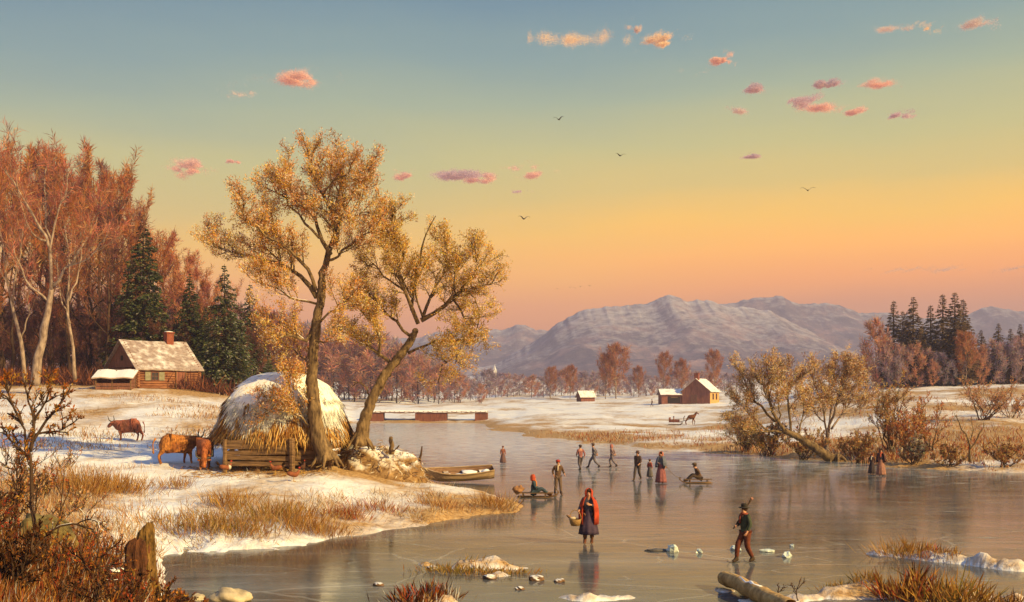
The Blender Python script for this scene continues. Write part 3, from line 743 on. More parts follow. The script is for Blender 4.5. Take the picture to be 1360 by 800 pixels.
hand_tree('oak_tree', 8, 51.0, [(478, 590), (484, 560), (494, 532), (510, 500), (527, 478), (542, 458), (552, 440)], [
    (crop2([(720, 640), (690, 560), (665, 490), (678, 430), (650, 370), (640, 305)]), 0.13),
    (crop2([(700, 600), (715, 500), (720, 450), (738, 380), (772, 312)]), 0.09),
    (crop2([(730, 630), (790, 592), (825, 560), (860, 537), (910, 526), (950, 518)]), 0.15),
    (crop2([(735, 620), (760, 560), (795, 490), (805, 420), (790, 380)]), 0.10),
    (crop2([(850, 545), (895, 480), (895, 435), (893, 405)]), 0.08),
    (crop2([(650, 770), (600, 735), (565, 700), (520, 680), (470, 650)]), 0.12),
    (crop2([(600, 740), (600, 680), (560, 620), (520, 570)]), 0.07),
    (crop2([(690, 730), (760, 700), (830, 685), (880, 690)]), 0.09),
    (crop2([(870, 540), (905, 600), (890, 680)]), 0.05),
    (crop2([(700, 680), (640, 620), (600, 580), (540, 530)]), 0.10),
    (crop2([(680, 540), (620, 500), (580, 460), (560, 470)]), 0.07),
    (crop2([(820, 560), (860, 620), (850, 700), (830, 760)]), 0.06),
    (crop2([(760, 560), (830, 500), (860, 450)]), 0.07),
    (crop2([(700, 560), (640, 440), (610, 400)]), 0.07),
    (crop2([(760, 700), (800, 760), (780, 820)]), 0.05),
    (crop2([(735, 620), (710, 540), (735, 470)]), 0.07),
    ([(497, 536), (488, 520), (478, 508), (470, 512)], 0.05),
], AMBER, 'leaning amber leaved oak rooted in the earth mound by the ice', 0.265, (0.12, 0.038), 50, 1.25, 4.3, bare=(1, 16), twigs=5.4)

# --- brushy wood trees: trunk, rising limbs and a haze of fine twigs
def brush_tree(name, seed, height, width, pal, crown0=0.30, nl=12, per=46, tw=(0.72, 0.06), bark='bark_dark', forks=1, lean=0.0, n2=6, r=None):
    T = Tree(seed, pal, tw, per, 0.75, 0.55, 0.1); T.twigs = 1.2
    rg = T.rg; h = height; r = r or h * 0.011
    stems = []
    for f in range(forks):
        a_ = rg.random() * 6.28; k = 0.0 if forks == 1 else 0.11 * width
        top = np.array((math.cos(a_) * k * 2 + lean, math.sin(a_) * k * 2, h * (0.97 - 0.08 * f)))
        P = smooth_path([(0, 0, -0.3), (math.cos(a_) * k * 0.4, math.sin(a_) * k * 0.4, h * 0.33), (math.cos(a_) * k + lean * 0.4, math.sin(a_) * k, h * 0.65), top], 12, h * 0.006, rg)
        P[0] = (0, 0, -0.3)
        T.trunk.tube(P, np.linspace(r * (1 if f == 0 else 0.75), r * 0.15, 12), 7, jit=0.2, rg=rg)
        stems.append(P)
    for P in stems:
        for k in range(nl):
            t = crown0 + (0.97 - crown0) * (k + rg.random()) / nl
            p = P[min(11, int(t * 11))]
            az = k * 2.4 + rg.random()
            u = (t - crown0) / (1 - crown0)
            w = width * 0.5 * (0.55 + 0.9 * math.sin(min(1, u * 1.15 + 0.12) * math.pi) ** 0.8) * (0.7 + 0.4 * rg.random())
            q = p + np.array((math.cos(az) * w, math.sin(az) * w, h * 0.10 + w * 0.8))
            if q[2] > h: q[2] = h * (0.95 + 0.07 * rg.random())
            Q = smooth_path([p, (p + q) / 2 + np.array((math.cos(az) * w * 0.15, math.sin(az) * w * 0.15, -0.08 * w)), q], 7, 0.05, rg)
            T.limb(Q, r * 0.35 * (1.2 - u), r * 0.05, 5)
            T.off(Q, r * 0.2, n2, max(1.2, w * 0.75), 0, 0.2, 1.0)
            T.leafy(Q[-3:], per)
    return T
RUSSET = [(0.429, 0.148, 0.062), (0.484, 0.203, 0.078), (0.343, 0.113, 0.066), (0.281, 0.101, 0.078)]
ORANGE = [(0.546, 0.265, 0.086), (0.484, 0.203, 0.07), (0.429, 0.156, 0.062), (0.351, 0.125, 0.07)]
ROSE = [(0.616, 0.246, 0.141), (0.51, 0.185, 0.123), (0.651, 0.317, 0.158), (0.422, 0.158, 0.123)]
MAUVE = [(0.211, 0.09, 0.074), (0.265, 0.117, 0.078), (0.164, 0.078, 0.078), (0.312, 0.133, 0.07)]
protos = {}
def proto(key, *a, **kw):
    bark = kw.pop('bark_m', 'bark_dark'); nm = kw.pop('nm', 'woodland_tree')
    T = brush_tree(nm, *a, **kw)
    protos[key] = [T, bark, nm, a[1]]
proto('russet1', 21, 22, 8.5, RUSSET)
proto('russet2', 22, 22, 7.5, ORANGE + RUSSET[:2], forks=2, nl=8)
proto('orange', 23, 20, 7.0, ORANGE, forks=2, nl=8)
proto('rose', 24, 18, 7.5, ROSE, crown0=0.25)
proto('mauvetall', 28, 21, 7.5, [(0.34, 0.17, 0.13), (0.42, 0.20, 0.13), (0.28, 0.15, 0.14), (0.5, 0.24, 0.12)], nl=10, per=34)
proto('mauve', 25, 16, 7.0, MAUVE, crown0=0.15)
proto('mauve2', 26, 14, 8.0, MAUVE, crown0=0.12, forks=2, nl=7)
made = {}
def put(key, px, d, height, label, group, width=1.0, rz=None, dz=-0.1):
    """first use builds the tree, later uses copy it with its parts"""
    T, bark, nm, h0 = protos[key]
    if key not in made:
        made[key] = T.build(nm, Vector((0, 0, 0)), label, group=group, bark=bark)
        o = made[key]
    else: o = copy_tree(made[key])
    o.location = at(px, d, dz); k = height / h0
    o.scale = (k * width, k * width, k); o.rotation_euler = (0, 0, rng.random() * 6.28 if rz is None else rz)
    tag(o, label, 'tree', group)
    return o
def h_for(px, d, ytop):   # real height of a tree whose top reaches a given row
    return float(CAMZ + (HY - ytop) / F * d - at(px, d)[2])

WOOD = 'bare trees of the wood on the left'
tops = [(-40, 200), (0, 205), (30, 198), (60, 206), (100, 208), (145, 212), (165, 262), (185, 312), (205, 325), (218, 308), (250, 340), (280, 362), (320, 395), (350, 415)]
for k, px in enumerate([-30, 2, 28, 55, 82, 108, 132, 152, 172, 195, 216, 238, 262, 284]):
    d = 138 + (k * 37 % 17); yt = np.interp(px, [a for a, b in tops], [b for a, b in tops]) + rng.integers(-4, 10)
    if px > 190: key = ['rose', 'orange'][k % 2]; lab = 'rosy orange tree in the wood behind the tall spruce' if px < 230 else 'rosy orange tree between the spruces behind the cabin'
    else: key = ['russet1', 'orange', 'mauvetall', 'russet2'][k % 4]; lab = 'russet bare tree in the back row of the wood left of the cabin'
    put(key, px, d, h_for(px, d, yt), lab, WOOD)
for k, px in enumerate([-12, 16, 66, 92, 120, 144, 166]):
    d = 118 + (k * 29 % 12); yt = np.interp(px, [a for a, b in tops], [b for a, b in tops]) + 20 + (k * 31 % 60)
    put(['russet2', 'russet1', 'mauve'][k % 3], px, d, h_for(px, d, yt), 'russet brown tree in the front row of the wood left of the cabin', WOOD, 0.8)
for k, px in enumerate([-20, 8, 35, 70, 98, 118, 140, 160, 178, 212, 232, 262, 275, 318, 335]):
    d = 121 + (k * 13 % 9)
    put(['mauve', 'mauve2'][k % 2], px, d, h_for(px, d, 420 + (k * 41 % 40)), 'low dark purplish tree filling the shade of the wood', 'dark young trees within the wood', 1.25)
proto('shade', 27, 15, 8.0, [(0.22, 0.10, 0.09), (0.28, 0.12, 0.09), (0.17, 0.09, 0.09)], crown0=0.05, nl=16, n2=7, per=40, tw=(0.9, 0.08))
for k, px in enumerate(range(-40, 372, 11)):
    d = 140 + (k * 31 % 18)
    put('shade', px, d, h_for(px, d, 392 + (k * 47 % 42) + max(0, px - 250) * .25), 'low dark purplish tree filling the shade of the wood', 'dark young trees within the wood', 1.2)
# the pale birch in front of the wood
T = Tree(41, ROSE + RUSSET, (0.8, 0.05), 16, 0.7, 0.7, 0.14); T.twigs = 1.6
bd = 98.0
bp_ = smooth_path([pt(47, 512, bd), pt(52, 470, bd), pt(62, 420, bd), pt(68, 385, bd)], 12, 0.05, T.rg)
T.trunk.tube(bp_, np.linspace(0.42, 0.22, 12), 10, jit=0.2, rg=T.rg)
for pts, r in [([(68, 385), (66, 330), (48, 290), (20, 245), (5, 225)], .16), ([(66, 345), (72, 300), (85, 260), (95, 225)], .12), ([(70, 380), (95, 350), (120, 310), (135, 270)], .14), ([(64, 400), (40, 380), (25, 350), (12, 310)], .11), ([(66, 330), (60, 270), (62, 220)], .1), ([(90, 355), (115, 345), (140, 320)], .08), ([(60, 320), (40, 310), (24, 250), (15, 195)], .1)]:
    dep = (T.rg.random() - .5) * 7
    Q = smooth_path([pt(x, y, bd + dep * j / (len(pts) - 1)) for j, (x, y) in enumerate(pts)], 10, 0.08, T.rg)
    T.limb(Q, r, 0.04, 7, snow=0.4); T.off(Q, r * 0.6, 10, 3.0, 1, 0.3, 1.0, snow=0.12)
T.build('birch_tree', Vector(pt(47, 512, bd)), 'pale barked forked tree standing in front of the wood at far left', bark='bark_pale')
T = Tree(42, RUSSET, (0.8, 0.05), 12, 0.7, 0.6, 0.14); T.twigs = 1.4
for pts, r in [([(100, 508), (96, 460), (90, 410), (92, 360), (86, 300)], .2), ([(92, 400), (104, 360), (112, 300)], .1), ([(93, 430), (80, 390), (74, 340)], .09)]:
    Q = smooth_path([pt(x, y, 106 + T.rg.random()) for x, y in pts], 10, 0.08, T.rg)
    T.limb(Q, r, 0.04, 7, trunk=(r > .15)); T.off(Q, r * 0.5, 8, 2.4, 1, 0.45, 1.0)
T.build('birch_tree', Vector(pt(100, 508, 106)), 'thin pale stemmed tree just right of the forked pale tree', bark='bark_pale')
T = Tree(43, RUSSET, (0.8, 0.05), 12, 0.7, 0.6, 0.14); T.twigs = 1.4
for pts, r in [([(33, 508), (28, 450), (14, 400), (5, 340), (-4, 260)], .22), ([(16, 405), (24, 350), (30, 300)], .1), ([(28, 450), (36, 420), (38, 380)], .08)]:
    Q = smooth_path([pt(x, y, 104 + T.rg.random()) for x, y in pts], 10, 0.08, T.rg)
    T.limb(Q, r, 0.04, 7, trunk=(r > .15)); T.off(Q, r * 0.5, 8, 2.4, 1, 0.45, 1.0)
T.build('birch_tree', Vector(pt(33, 508, 104)), 'thin leaning tree just left of the forked pale tree', bark='bark_pale')

# --- conifers
def conifer(seed, h, w, pal, n=34, snowy=0.08, open_=0.0):
    rg = np.random.default_rng(seed); tr = MB(); nd = MB(); pal = np.array(pal)
    tr.tube([(0, 0, -0.3), (0.02, 0, h * 0.5), (0, 0.02, h * 0.98)], [h * 0.014, h * 0.009, 0.02], 7)
    P = []; D = []; L = []; W = []; C = []
    for k in range(n):
        t = (k + 0.5 * rg.random()) / n; z = h * (0.10 + 0.88 * t)
        rad = w * 0.5 * (1 - t) ** 0.85 * (0.75 + 0.4 * rg.random()) + 0.12
        m = int(6 + 6 * (1 - t))
        z0 = z
        for j in range(m):
            if rg.random() < open_: continue
            z = z0 + h * 0.022 * rg.normal() * (1 - t)
            az = rg.random() * 6.283; rr = rad * (0.65 + 0.55 * rg.random())
            dirv = np.array((math.cos(az), math.sin(az), 0)); sag = 0.28 * rr
            tip = np.array((0, 0, z)) + dirv * rr + np.array((0, 0, -sag + 0.1 * rr * rg.random()))
            if rr > 0.8: tr.tube([(0, 0, z), (np.array((0, 0, z)) + tip) / 2 + np.array((0, 0, 0.05 * rr)), tip], [0.05 * rr * 0.5 + .015, 0.03, 0.012], 3, cap=False)
            q = int(9 + rr * 11)
            u = np.sqrt(rg.random(q)) * 0.98 + 0.05
            side = np.array((-dirv[1], dirv[0], 0))
            pos = np.array((0, 0, z)) + u[:, None] * (tip - np.array((0, 0, z))) + side * (rg.normal(size=(q, 1)) * 0.13 * rr * (1.15 - u[:, None])) + np.array((0, 0, 1)) * rg.normal(size=(q, 1)) * 0.06 * rr
            dd = dirv * 0.8 + side * rg.normal(size=(q, 1)) * 0.6 + np.array((0, 0, -0.28)) + rg.normal(size=(q, 3)) * 0.15
            c = pal[rg.integers(0, len(pal), q)] * (0.65 + 0.7 * rg.random((q, 1)))
            sn = rg.random(q) < snowy * (0.4 + u)
            c[sn] = (0.38, 0.37, 0.32)
            P.append(pos); D.append(dd); L.append(h * 0.028 * (0.6 + 0.8 * rg.random(q))); W.append(h * 0.012 * (0.7 + 0.6 * rg.random(q))); C.append(c)
    P = np.concatenate(P); C = np.concatenate(C)
    nd.blades(P, np.concatenate(D), np.concatenate(L) * np.clip(1.25 - P[:, 2] / h, .3, 1), np.concatenate(W), C, N=rg.normal(size=(len(P), 3)) * 0.5 + np.array((0, 0, 1.0)))
    return tr, nd
SPRUCE = [(0.06, 0.085, 0.035), (0.08, 0.11, 0.045), (0.12, 0.135, 0.05), (0.05, 0.06, 0.03), (0.16, 0.14, 0.055)]
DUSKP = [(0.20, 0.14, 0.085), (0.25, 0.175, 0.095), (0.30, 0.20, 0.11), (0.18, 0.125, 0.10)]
cmade = {}
def put_conifer(key, spec, px, d, ytop, label, group=None, width=1.0):
    if key not in cmade:
        tr, nd = conifer(*spec[0], **spec[1])
        root = empty('spruce_tree', (0, 0, 0), 0, label, 'tree', group)
        tr.build('trunk', M['bark_dark'], root); nd.build('crown', M['twig'], root)
        cmade[key] = (root, spec[0][1]); o = root
    else: o = copy_tree(cmade[key][0])
    k = h_for(px, d, ytop) / cmade[key][1]
    o.location = at(px, d, -0.15); o.scale = (k * width, k * width, k); o.rotation_euler = (0, 0, rng.random() * 6.28)
    tag(o, label, 'tree', group); return o
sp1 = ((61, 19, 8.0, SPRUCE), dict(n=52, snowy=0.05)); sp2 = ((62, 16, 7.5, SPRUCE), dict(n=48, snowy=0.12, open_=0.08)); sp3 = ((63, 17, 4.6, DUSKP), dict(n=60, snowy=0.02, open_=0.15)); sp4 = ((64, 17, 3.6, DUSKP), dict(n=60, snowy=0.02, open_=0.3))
put_conifer('a', sp1, 190, 121, 283, 'tall dark green spruce standing behind the log cabin')
put_conifer('b', sp2, 298, 117, 345, 'snow dusted green spruce right of the cabin, in front of its neighbours')
put_conifer('a', sp1, 252, 124, 358, 'shorter dark spruce between the tall one and the snow dusted one')
put_conifer('b', sp2, 332, 128, 372, 'dim purplish spruce at the right end of the wood')
put_conifer('a', sp1, 272, 123, 405, 'small dark spruce low behind the cabin roof corner')

# --- woods in the middle distance; pale mauve twig colours carry part of the haze
FARG = 'hazy trees along the far side of the valley'
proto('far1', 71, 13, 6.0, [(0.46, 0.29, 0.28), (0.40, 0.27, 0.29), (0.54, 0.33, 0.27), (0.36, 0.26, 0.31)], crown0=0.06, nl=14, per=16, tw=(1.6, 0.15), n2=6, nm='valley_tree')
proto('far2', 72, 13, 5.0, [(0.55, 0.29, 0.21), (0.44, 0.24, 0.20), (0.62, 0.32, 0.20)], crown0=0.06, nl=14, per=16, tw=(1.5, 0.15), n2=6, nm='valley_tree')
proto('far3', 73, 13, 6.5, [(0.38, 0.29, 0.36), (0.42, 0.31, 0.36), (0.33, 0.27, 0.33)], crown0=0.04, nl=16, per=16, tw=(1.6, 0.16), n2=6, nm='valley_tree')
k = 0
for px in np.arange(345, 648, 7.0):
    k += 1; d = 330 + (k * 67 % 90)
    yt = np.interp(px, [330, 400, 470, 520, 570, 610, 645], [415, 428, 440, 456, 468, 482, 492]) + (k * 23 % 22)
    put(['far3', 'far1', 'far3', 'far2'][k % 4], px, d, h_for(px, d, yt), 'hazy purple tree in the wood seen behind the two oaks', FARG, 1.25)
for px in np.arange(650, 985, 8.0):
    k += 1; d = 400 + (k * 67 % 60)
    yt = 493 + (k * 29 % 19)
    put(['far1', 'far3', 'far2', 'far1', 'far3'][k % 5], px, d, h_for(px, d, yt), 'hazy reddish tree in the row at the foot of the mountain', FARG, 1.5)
protos['pop1'] = [brush_tree('p', 75, 15, 5.0, [(0.50, 0.24, 0.12), (0.42, 0.19, 0.10), (0.34, 0.14, 0.08)], crown0=0.25, nl=14, per=16, tw=(1.3, 0.10), forks=2, n2=6), 'bark_pale', 'valley_tree', 15]
for px, yb, yt, w, lab in ((818, 532, 458, 1.0, 'tall bright rosy tree, the highest in the valley row'), (804, 531, 470, 0.8, 'rosy tree close against the left of the tallest valley tree'), (881, 528, 469, 0.75, 'slim rosy tree left of the red barn'), (848, 528, 487, 0.8, 'short rosy tree just right of the tallest valley tree'), (731, 527, 488, 0.9, 'round rosy tree left of the small hut'), (757, 527, 486, 0.8, 'rosy tree behind the small hut'), (950, 522, 466, 0.8, 'rosy tree rising behind the barn roof'), (905, 522, 478, 0.8, 'rosy tree behind the low shed of the barn')):
    d = 360 if yb > 529 else 385
    put('pop1', px, d, h_for(px, d, yt), lab, None, w * 1.1)
RW = 'dark conifers of the wood on the right'
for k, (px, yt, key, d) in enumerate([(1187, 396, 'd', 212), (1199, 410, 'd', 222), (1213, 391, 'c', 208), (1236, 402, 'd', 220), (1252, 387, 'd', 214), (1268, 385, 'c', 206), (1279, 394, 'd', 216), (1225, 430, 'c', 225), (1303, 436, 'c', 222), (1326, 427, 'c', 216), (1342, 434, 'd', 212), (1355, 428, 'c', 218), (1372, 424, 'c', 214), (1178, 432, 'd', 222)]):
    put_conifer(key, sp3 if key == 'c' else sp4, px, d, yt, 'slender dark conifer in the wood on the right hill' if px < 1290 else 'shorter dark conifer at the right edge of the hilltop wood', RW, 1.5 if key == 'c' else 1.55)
RD = 'bare russet trees of the wood on the right'
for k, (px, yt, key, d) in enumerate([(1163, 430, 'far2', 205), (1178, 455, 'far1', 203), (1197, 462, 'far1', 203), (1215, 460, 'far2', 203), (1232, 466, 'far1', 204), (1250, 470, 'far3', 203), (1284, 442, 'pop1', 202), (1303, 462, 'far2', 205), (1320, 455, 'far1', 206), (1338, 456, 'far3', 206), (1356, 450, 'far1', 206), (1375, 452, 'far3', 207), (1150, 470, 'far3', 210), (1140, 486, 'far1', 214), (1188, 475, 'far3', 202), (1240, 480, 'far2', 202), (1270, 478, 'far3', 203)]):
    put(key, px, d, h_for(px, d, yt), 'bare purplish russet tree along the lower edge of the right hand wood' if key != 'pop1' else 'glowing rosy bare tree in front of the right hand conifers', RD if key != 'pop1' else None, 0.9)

# --- willows and the shrubs of the right bank
WILLOW = [(0.68, 0.41, 0.13), (0.56, 0.31, 0.11), (0.78, 0.51, 0.20), (0.30, 0.155, 0.07), (0.26, 0.14, 0.07)]
hand_tree('willow_tree', 81, 79.0, [(1112, 613), (1098, 606), (1078, 592), (1058, 580), (1042, 573)], [
    ([(1045, 575), (1025, 545), (1020, 515), (1022, 503), (1028, 490)], .17), ([(1030, 560), (1005, 535), (995, 518), (988, 502)], .13),
    ([(1050, 578), (1048, 545), (1046, 520), (1053, 512), (1060, 502)], .13), ([(1040, 574), (1012, 572), (995, 575), (980, 570)], .12),
    ([(1020, 572), (1004, 560), (992, 548), (982, 536)], .09), ([(1058, 580), (1066, 550), (1068, 525)], .08), ([(1022, 515), (1005, 505), (1000, 496)], .08),
    ([(1046, 530), (1036, 512), (1040, 492)], .08), ([(1010, 572), (998, 585), (982, 590)], .07), ([(1035, 565), (1035, 540), (1030, 520)], .08), ([(1002, 535), (990, 530), (980, 542)], .06)],
    WILLOW, 'bushy gold topped willow with a trunk leaning over the ice', 0.34, (0.20, 0.045), 30, 1.9, 3.4, twigs=4.0, snow=0.06, up=0.6)
hand_tree('willow_tree', 82, 83.0, [(1096, 602), (1098, 588), (1100, 572)], [
    ([(1100, 575), (1108, 545), (1118, 510), (1124, 498), (1128, 488)], .14), ([(1098, 580), (1094, 550), (1086, 520), (1082, 490)], .11),
    ([(1104, 570), (1122, 545), (1138, 520), (1146, 495)], .11), ([(1099, 575), (1104, 540), (1104, 515), (1108, 496)], .12), ([(1110, 540), (1130, 522), (1140, 500)], .08), ([(1094, 560), (1080, 545), (1074, 520)], .07), ([(1112, 535), (1114, 510), (1100, 494)], .07), ([(1120, 550), (1140, 545), (1152, 530)], .06)],
    WILLOW + [(0.3, 0.15, 0.08)], 'upright many stemmed willow just right of the leaning one', 0.2, (0.20, 0.045), 30, 1.8, 3.4, twigs=4.0, snow=0.05, bark='bark_pale', up=0.7)

def shrub(name, px, d, w, h, pal, label, seed, leaf=(0.14, 0.06), stems=11, per=12, group=None, bark='bark_dark', twigs=5.0, cat='shrub', up=0.5, dz=0.0):
    T = Tree(seed, pal, leaf, per, up, 0.75, 0.2); T.twigs = twigs
    b = np.array(at(px, d, dz))
    for k in range(stems):
        a_ = T.rg.random() * 6.28; rr = w * 0.5 * (0.25 + 0.75 * T.rg.random()); hh = h * (0.6 + 0.45 * T.rg.random()) * (1.1 - 0.45 * rr / (w * 0.5))
        e = b + np.array((math.cos(a_) * rr, math.sin(a_) * rr * 0.8, hh))
        st = b + np.array((T.rg.normal() * w * 0.06, T.rg.normal() * w * 0.06, -0.1))
        Q = smooth_path([st, (st + e) / 2 + T.rg.normal(size=3) * h * 0.06, e], 7, h * 0.015, T.rg)
        T.limb(Q, 0.012 * h + 0.008, 0.006, 4); T.off(Q, 0.008 * h + 0.006, 6, h * 0.32, 1 if h > 1.2 else 0, 0.2, 1.0)
    return T.build(name, Vector(b), label, cat, group, bark, crown='foliage')
DRY = [(0.50, 0.29, 0.12), (0.40, 0.20, 0.08), (0.30, 0.13, 0.05), (0.56, 0.38, 0.18)]
RED = [(0.55, 0.19, 0.08), (0.60, 0.26, 0.09), (0.42, 0.16, 0.08), (0.58, 0.33, 0.12)]
shrub('shrub', 1180, 80, 2.6, 5.2, DRY + [(.6, .42, .2)], 'tall amber shrub behind the far right pair on the ice', 101, (.16, .06), stems=8, per=14)
shrub('shrub', 1207, 78, 2.4, 3.6, RED + [(.62, .32, .12), (.66, .42, .2)], 'orange leaved shrub on the right bank, first right of the amber shrub', 102, (.16, .06), stems=9, per=13)
shrub('shrub', 1234, 80, 2.0, 4.0, RED + [(.6, .34, .14)], 'reddish thin shrub on the right bank behind the frosted shrub', 103, (.16, .06), stems=7, per=11)
shrub('shrub', 1212, 72.5, 2.4, 1.9, [(0.30, 0.22, 0.14), (0.45, 0.38, 0.30), (0.22, 0.12, 0.06)], 'pale frosted shrub at the edge of the ice right of the pair', 104, (.14, .07))
shrub('shrub', 1306, 108, 6.0, 4.4, [(0.66, 0.38, 0.16), (0.56, 0.28, 0.14), (0.44, 0.22, 0.13), (.6, .4, .28)], 'rounded orange shrub alone on the snowy right slope', 105, (.2, .06), stems=12, per=9)
shrub('shrub', 1345, 112, 5.0, 2.6, [(0.62, 0.36, 0.18), (0.48, 0.25, 0.15)], 'low orange shrub on the slope at the right edge', 106, (.2, .06), stems=9, per=9)
shrub('shrub', 1140, 76.5, 3.4, 2.3, DRY, 'low brown shrub right of the upright willow', 107, (.16, .07), stems=12)
shrub('shrub', 1068, 81, 4.0, 2.2, DRY, 'brown shrub below the leaning willow trunk', 108, (.16, .07), stems=12)
shrub('shrub', 1020, 86, 4.5, 2.6, WILLOW, 'brown thicket under the crown of the leaning willow', 109, (.18, .08), stems=14)
shrub('shrub', 990, 90, 3.0, 2.6, WILLOW, 'dusky olive shrub at the left of the leaning willow', 110, (.2, .08), stems=14)
shrub('shrub', 1262, 70.5, 2.6, 1.3, DRY, 'low dry shrub left of the bare two armed sapling', 111, (.14, .06), stems=10)
shrub('shrub', 1335, 69.5, 3.4, 1.5, DRY, 'low dry shrub on the bank at the right edge', 112, (.14, .06), stems=12)
T = Tree(120, DRY, (0.14, 0.06), 4, 0.5, 0.7, 0.2)
for pts, r in [([(1288, 614), (1289, 600), (1286, 585), (1278, 570), (1270, 552)], .09), ([(1288, 596), (1297, 585), (1305, 570), (1308, 562)], .07), ([(1286, 588), (1292, 575), (1290, 556)], .045)]:
    Q = smooth_path([pt(x, y, 69.5) for x, y in pts], 9, 0.03, T.rg); T.limb(Q, r, .02, 6, trunk=(r > .08)); T.off(Q, r * .5, 5, .5, 0, .4, 1, leaves=(r < .06))
T.build('sapling', at(1288, 69.5), 'bare two armed sapling on the right bank', 'tree', bark='bark')
# ------------------------------------------------------------------ buildings
def roof_mb(L, W, he, hr, over=0.35, th=0.14, sag=0.0):
    """two roof slabs as closed solids; ridge along local x at y = W/2"""
    mb = MB(); rg_ = np.random.default_rng(int(L * 100))
    sl = (hr - he) / (W / 2)
    for sgn in (0, 1):
        nx, ny = 14, 6
        u = np.linspace(-over, L + over, nx); v = np.linspace(0, 1, ny)
        U, Vv = np.meshgrid(u, v, indexing='ij')
        yy = -over + Vv * (W / 2 + over)
        z = he - over * sl + Vv * (hr - he + over * sl) - sag * np.sin(np.pi * np.clip(U / L, 0, 1)) * Vv + rg_.normal(size=U.shape) * 0.02
        if sgn: yy = W - yy
        top = np.stack([U, yy, z + th], 2).reshape(-1, 3); bot = np.stack([U, yy, z + 0.01], 2).reshape(-1, 3)
        a = (np.arange(nx - 1)[:, None] * ny + np.arange(ny - 1)[None, :]).ravel(); n = nx * ny
        Q = [np.stack([a, a + ny, a + ny + 1, a + 1], 1), np.stack([a + n, a + 1 + n, a + ny + 1 + n, a + ny + n], 1)]
        e = []
        for i in range(nx - 1):
            e.append((i * ny, i * ny + n, (i + 1) * ny + n, (i + 1) * ny)); j = i * ny + ny - 1; e.append((j, j + ny, j + ny + n, j + n))
        for j in range(ny - 1):
            e.append((j, j + 1, j + 1 + n, j + n)); k = (nx - 1) * ny + j; e.append((k, k + n, k + 1 + n, k + 1))
        mb.add(np.concatenate([top, bot]), np.concatenate(Q + [np.array(e)]))
    return mb
def house(name, label, px, d, yaw, L, W, he, hr, wallm, roofm, log=False, front=None, gable_m=None, cat='house'):
    root = empty(name, at(px, d, -0.05), R(yaw), label, cat)
    if log:
        w = MB(); g_ = MB(); r = 0.13; n = int(he / (2 * r * 0.93))
        for k in range(n):
            z = r + k * 2 * r * 0.93; e = 0.22
            for (a_, b_) in (((-e, 0, z), (L + e, 0, z)), ((L + e, W, z), (-e, W, z))): w.tube([a_, ((a_[0] + b_[0]) / 2, a_[1], z + .01), b_], r * (0.92 + 0.14 * rng.random()), 8, jit=0.08, rg=rng)
            for (a_, b_) in (((0, -e, z + r), (0, W + e, z + r)), ((L, -e, z + r), (L, W + e, z + r))): w.tube([a_, (a_[0], W / 2, z + r + .01), b_], r * (0.92 + 0.14 * rng.random()), 8, jit=0.08, rg=rng)
        w.build('wall', wallm, root, True)
        for x in (0.0, L):
            k = 0; z = he
            while z < hr - 0.12:
                f = (hr - z) / (hr - he); y0 = W / 2 * (1 - f); g_.box((x, W / 2, z + 0.1), (0.1 + 0.02 * (k % 2), max(0.1, W - 2 * y0), 0.2)); z += 0.21; k += 1
        g_.build('gable', gable_m or wallm, root)
    else:
        for x in (0, L):   # gable walls as pentagon slabs
            w = MB()
            V = [(x - .06, 0, 0), (x - .06, W, 0), (x - .06, W, he), (x - .06, W / 2, hr), (x - .06, 0, he), (x + .06, 0, 0), (x + .06, W, 0), (x + .06, W, he), (x + .06, W / 2, hr), (x + .06, 0, he)]
            w2 = MB().add(V, [(0, 1, 2, 4), (5, 9, 7, 6), (0, 5, 6, 1), (1, 6, 7, 2), (2, 7, 8, 3), (3, 8, 9, 4), (4, 9, 5, 0)], [(2, 3, 4), (7, 9, 8)])
            w.add(np.concatenate(w2.V), w2.Q[0], w2.T[0])
            w.build('gable_wall', gable_m or wallm, root)
        for y in (0.0, W): MB().box((L / 2, y + (0.06 if y == 0 else -0.06), he / 2), (L - 0.13, 0.12, he)).build('wall', wallm, root)
    roof = roof_mb(L, W, he, hr, 0.4 if log else 0.45, 0.12, 0.06 if log else 0).build('roof', roofm, root)
    return root, roof
def window(root, x, y, z, w, h, normal='y', shutters=False, fm=None):
    f = MB(); t = 0.07; sgn = -1
    fm = fm or M['board']
    P = lambda u, v, o: (x + u, y - o, z + v) if normal == 'y' else (x - o, y + u, z + v)
    sz = lambda a_, b_, c_: (a_, c_, b_) if normal == 'y' else (c_, a_, b_)
    for u in (-w / 2, w / 2): f.box(P(u, 0, 0.04), sz(t, h + t, 0.1))
    for v in (-h / 2, h / 2): f.box(P(0, v, 0.045), sz(w - t - .002, t, 0.09))
    f.box(P(0, 0, 0.035), sz(0.035, h - t, 0.05)); f.box(P(0, 0, 0.03), sz(w - t, 0.035, 0.04))
    o = f.build('window', fm, root)
    MB().box(P(0, 0, 0.0), sz(w, h, 0.03)).build('pane', M['glass'], o)
    if shutters:
        for u in (-w * 0.98, w * 0.98):
            MB().box(P(u, 0, 0.05), sz(w * 0.78, h * 1.05, 0.05)).build('shutter', M['shutter'], o)
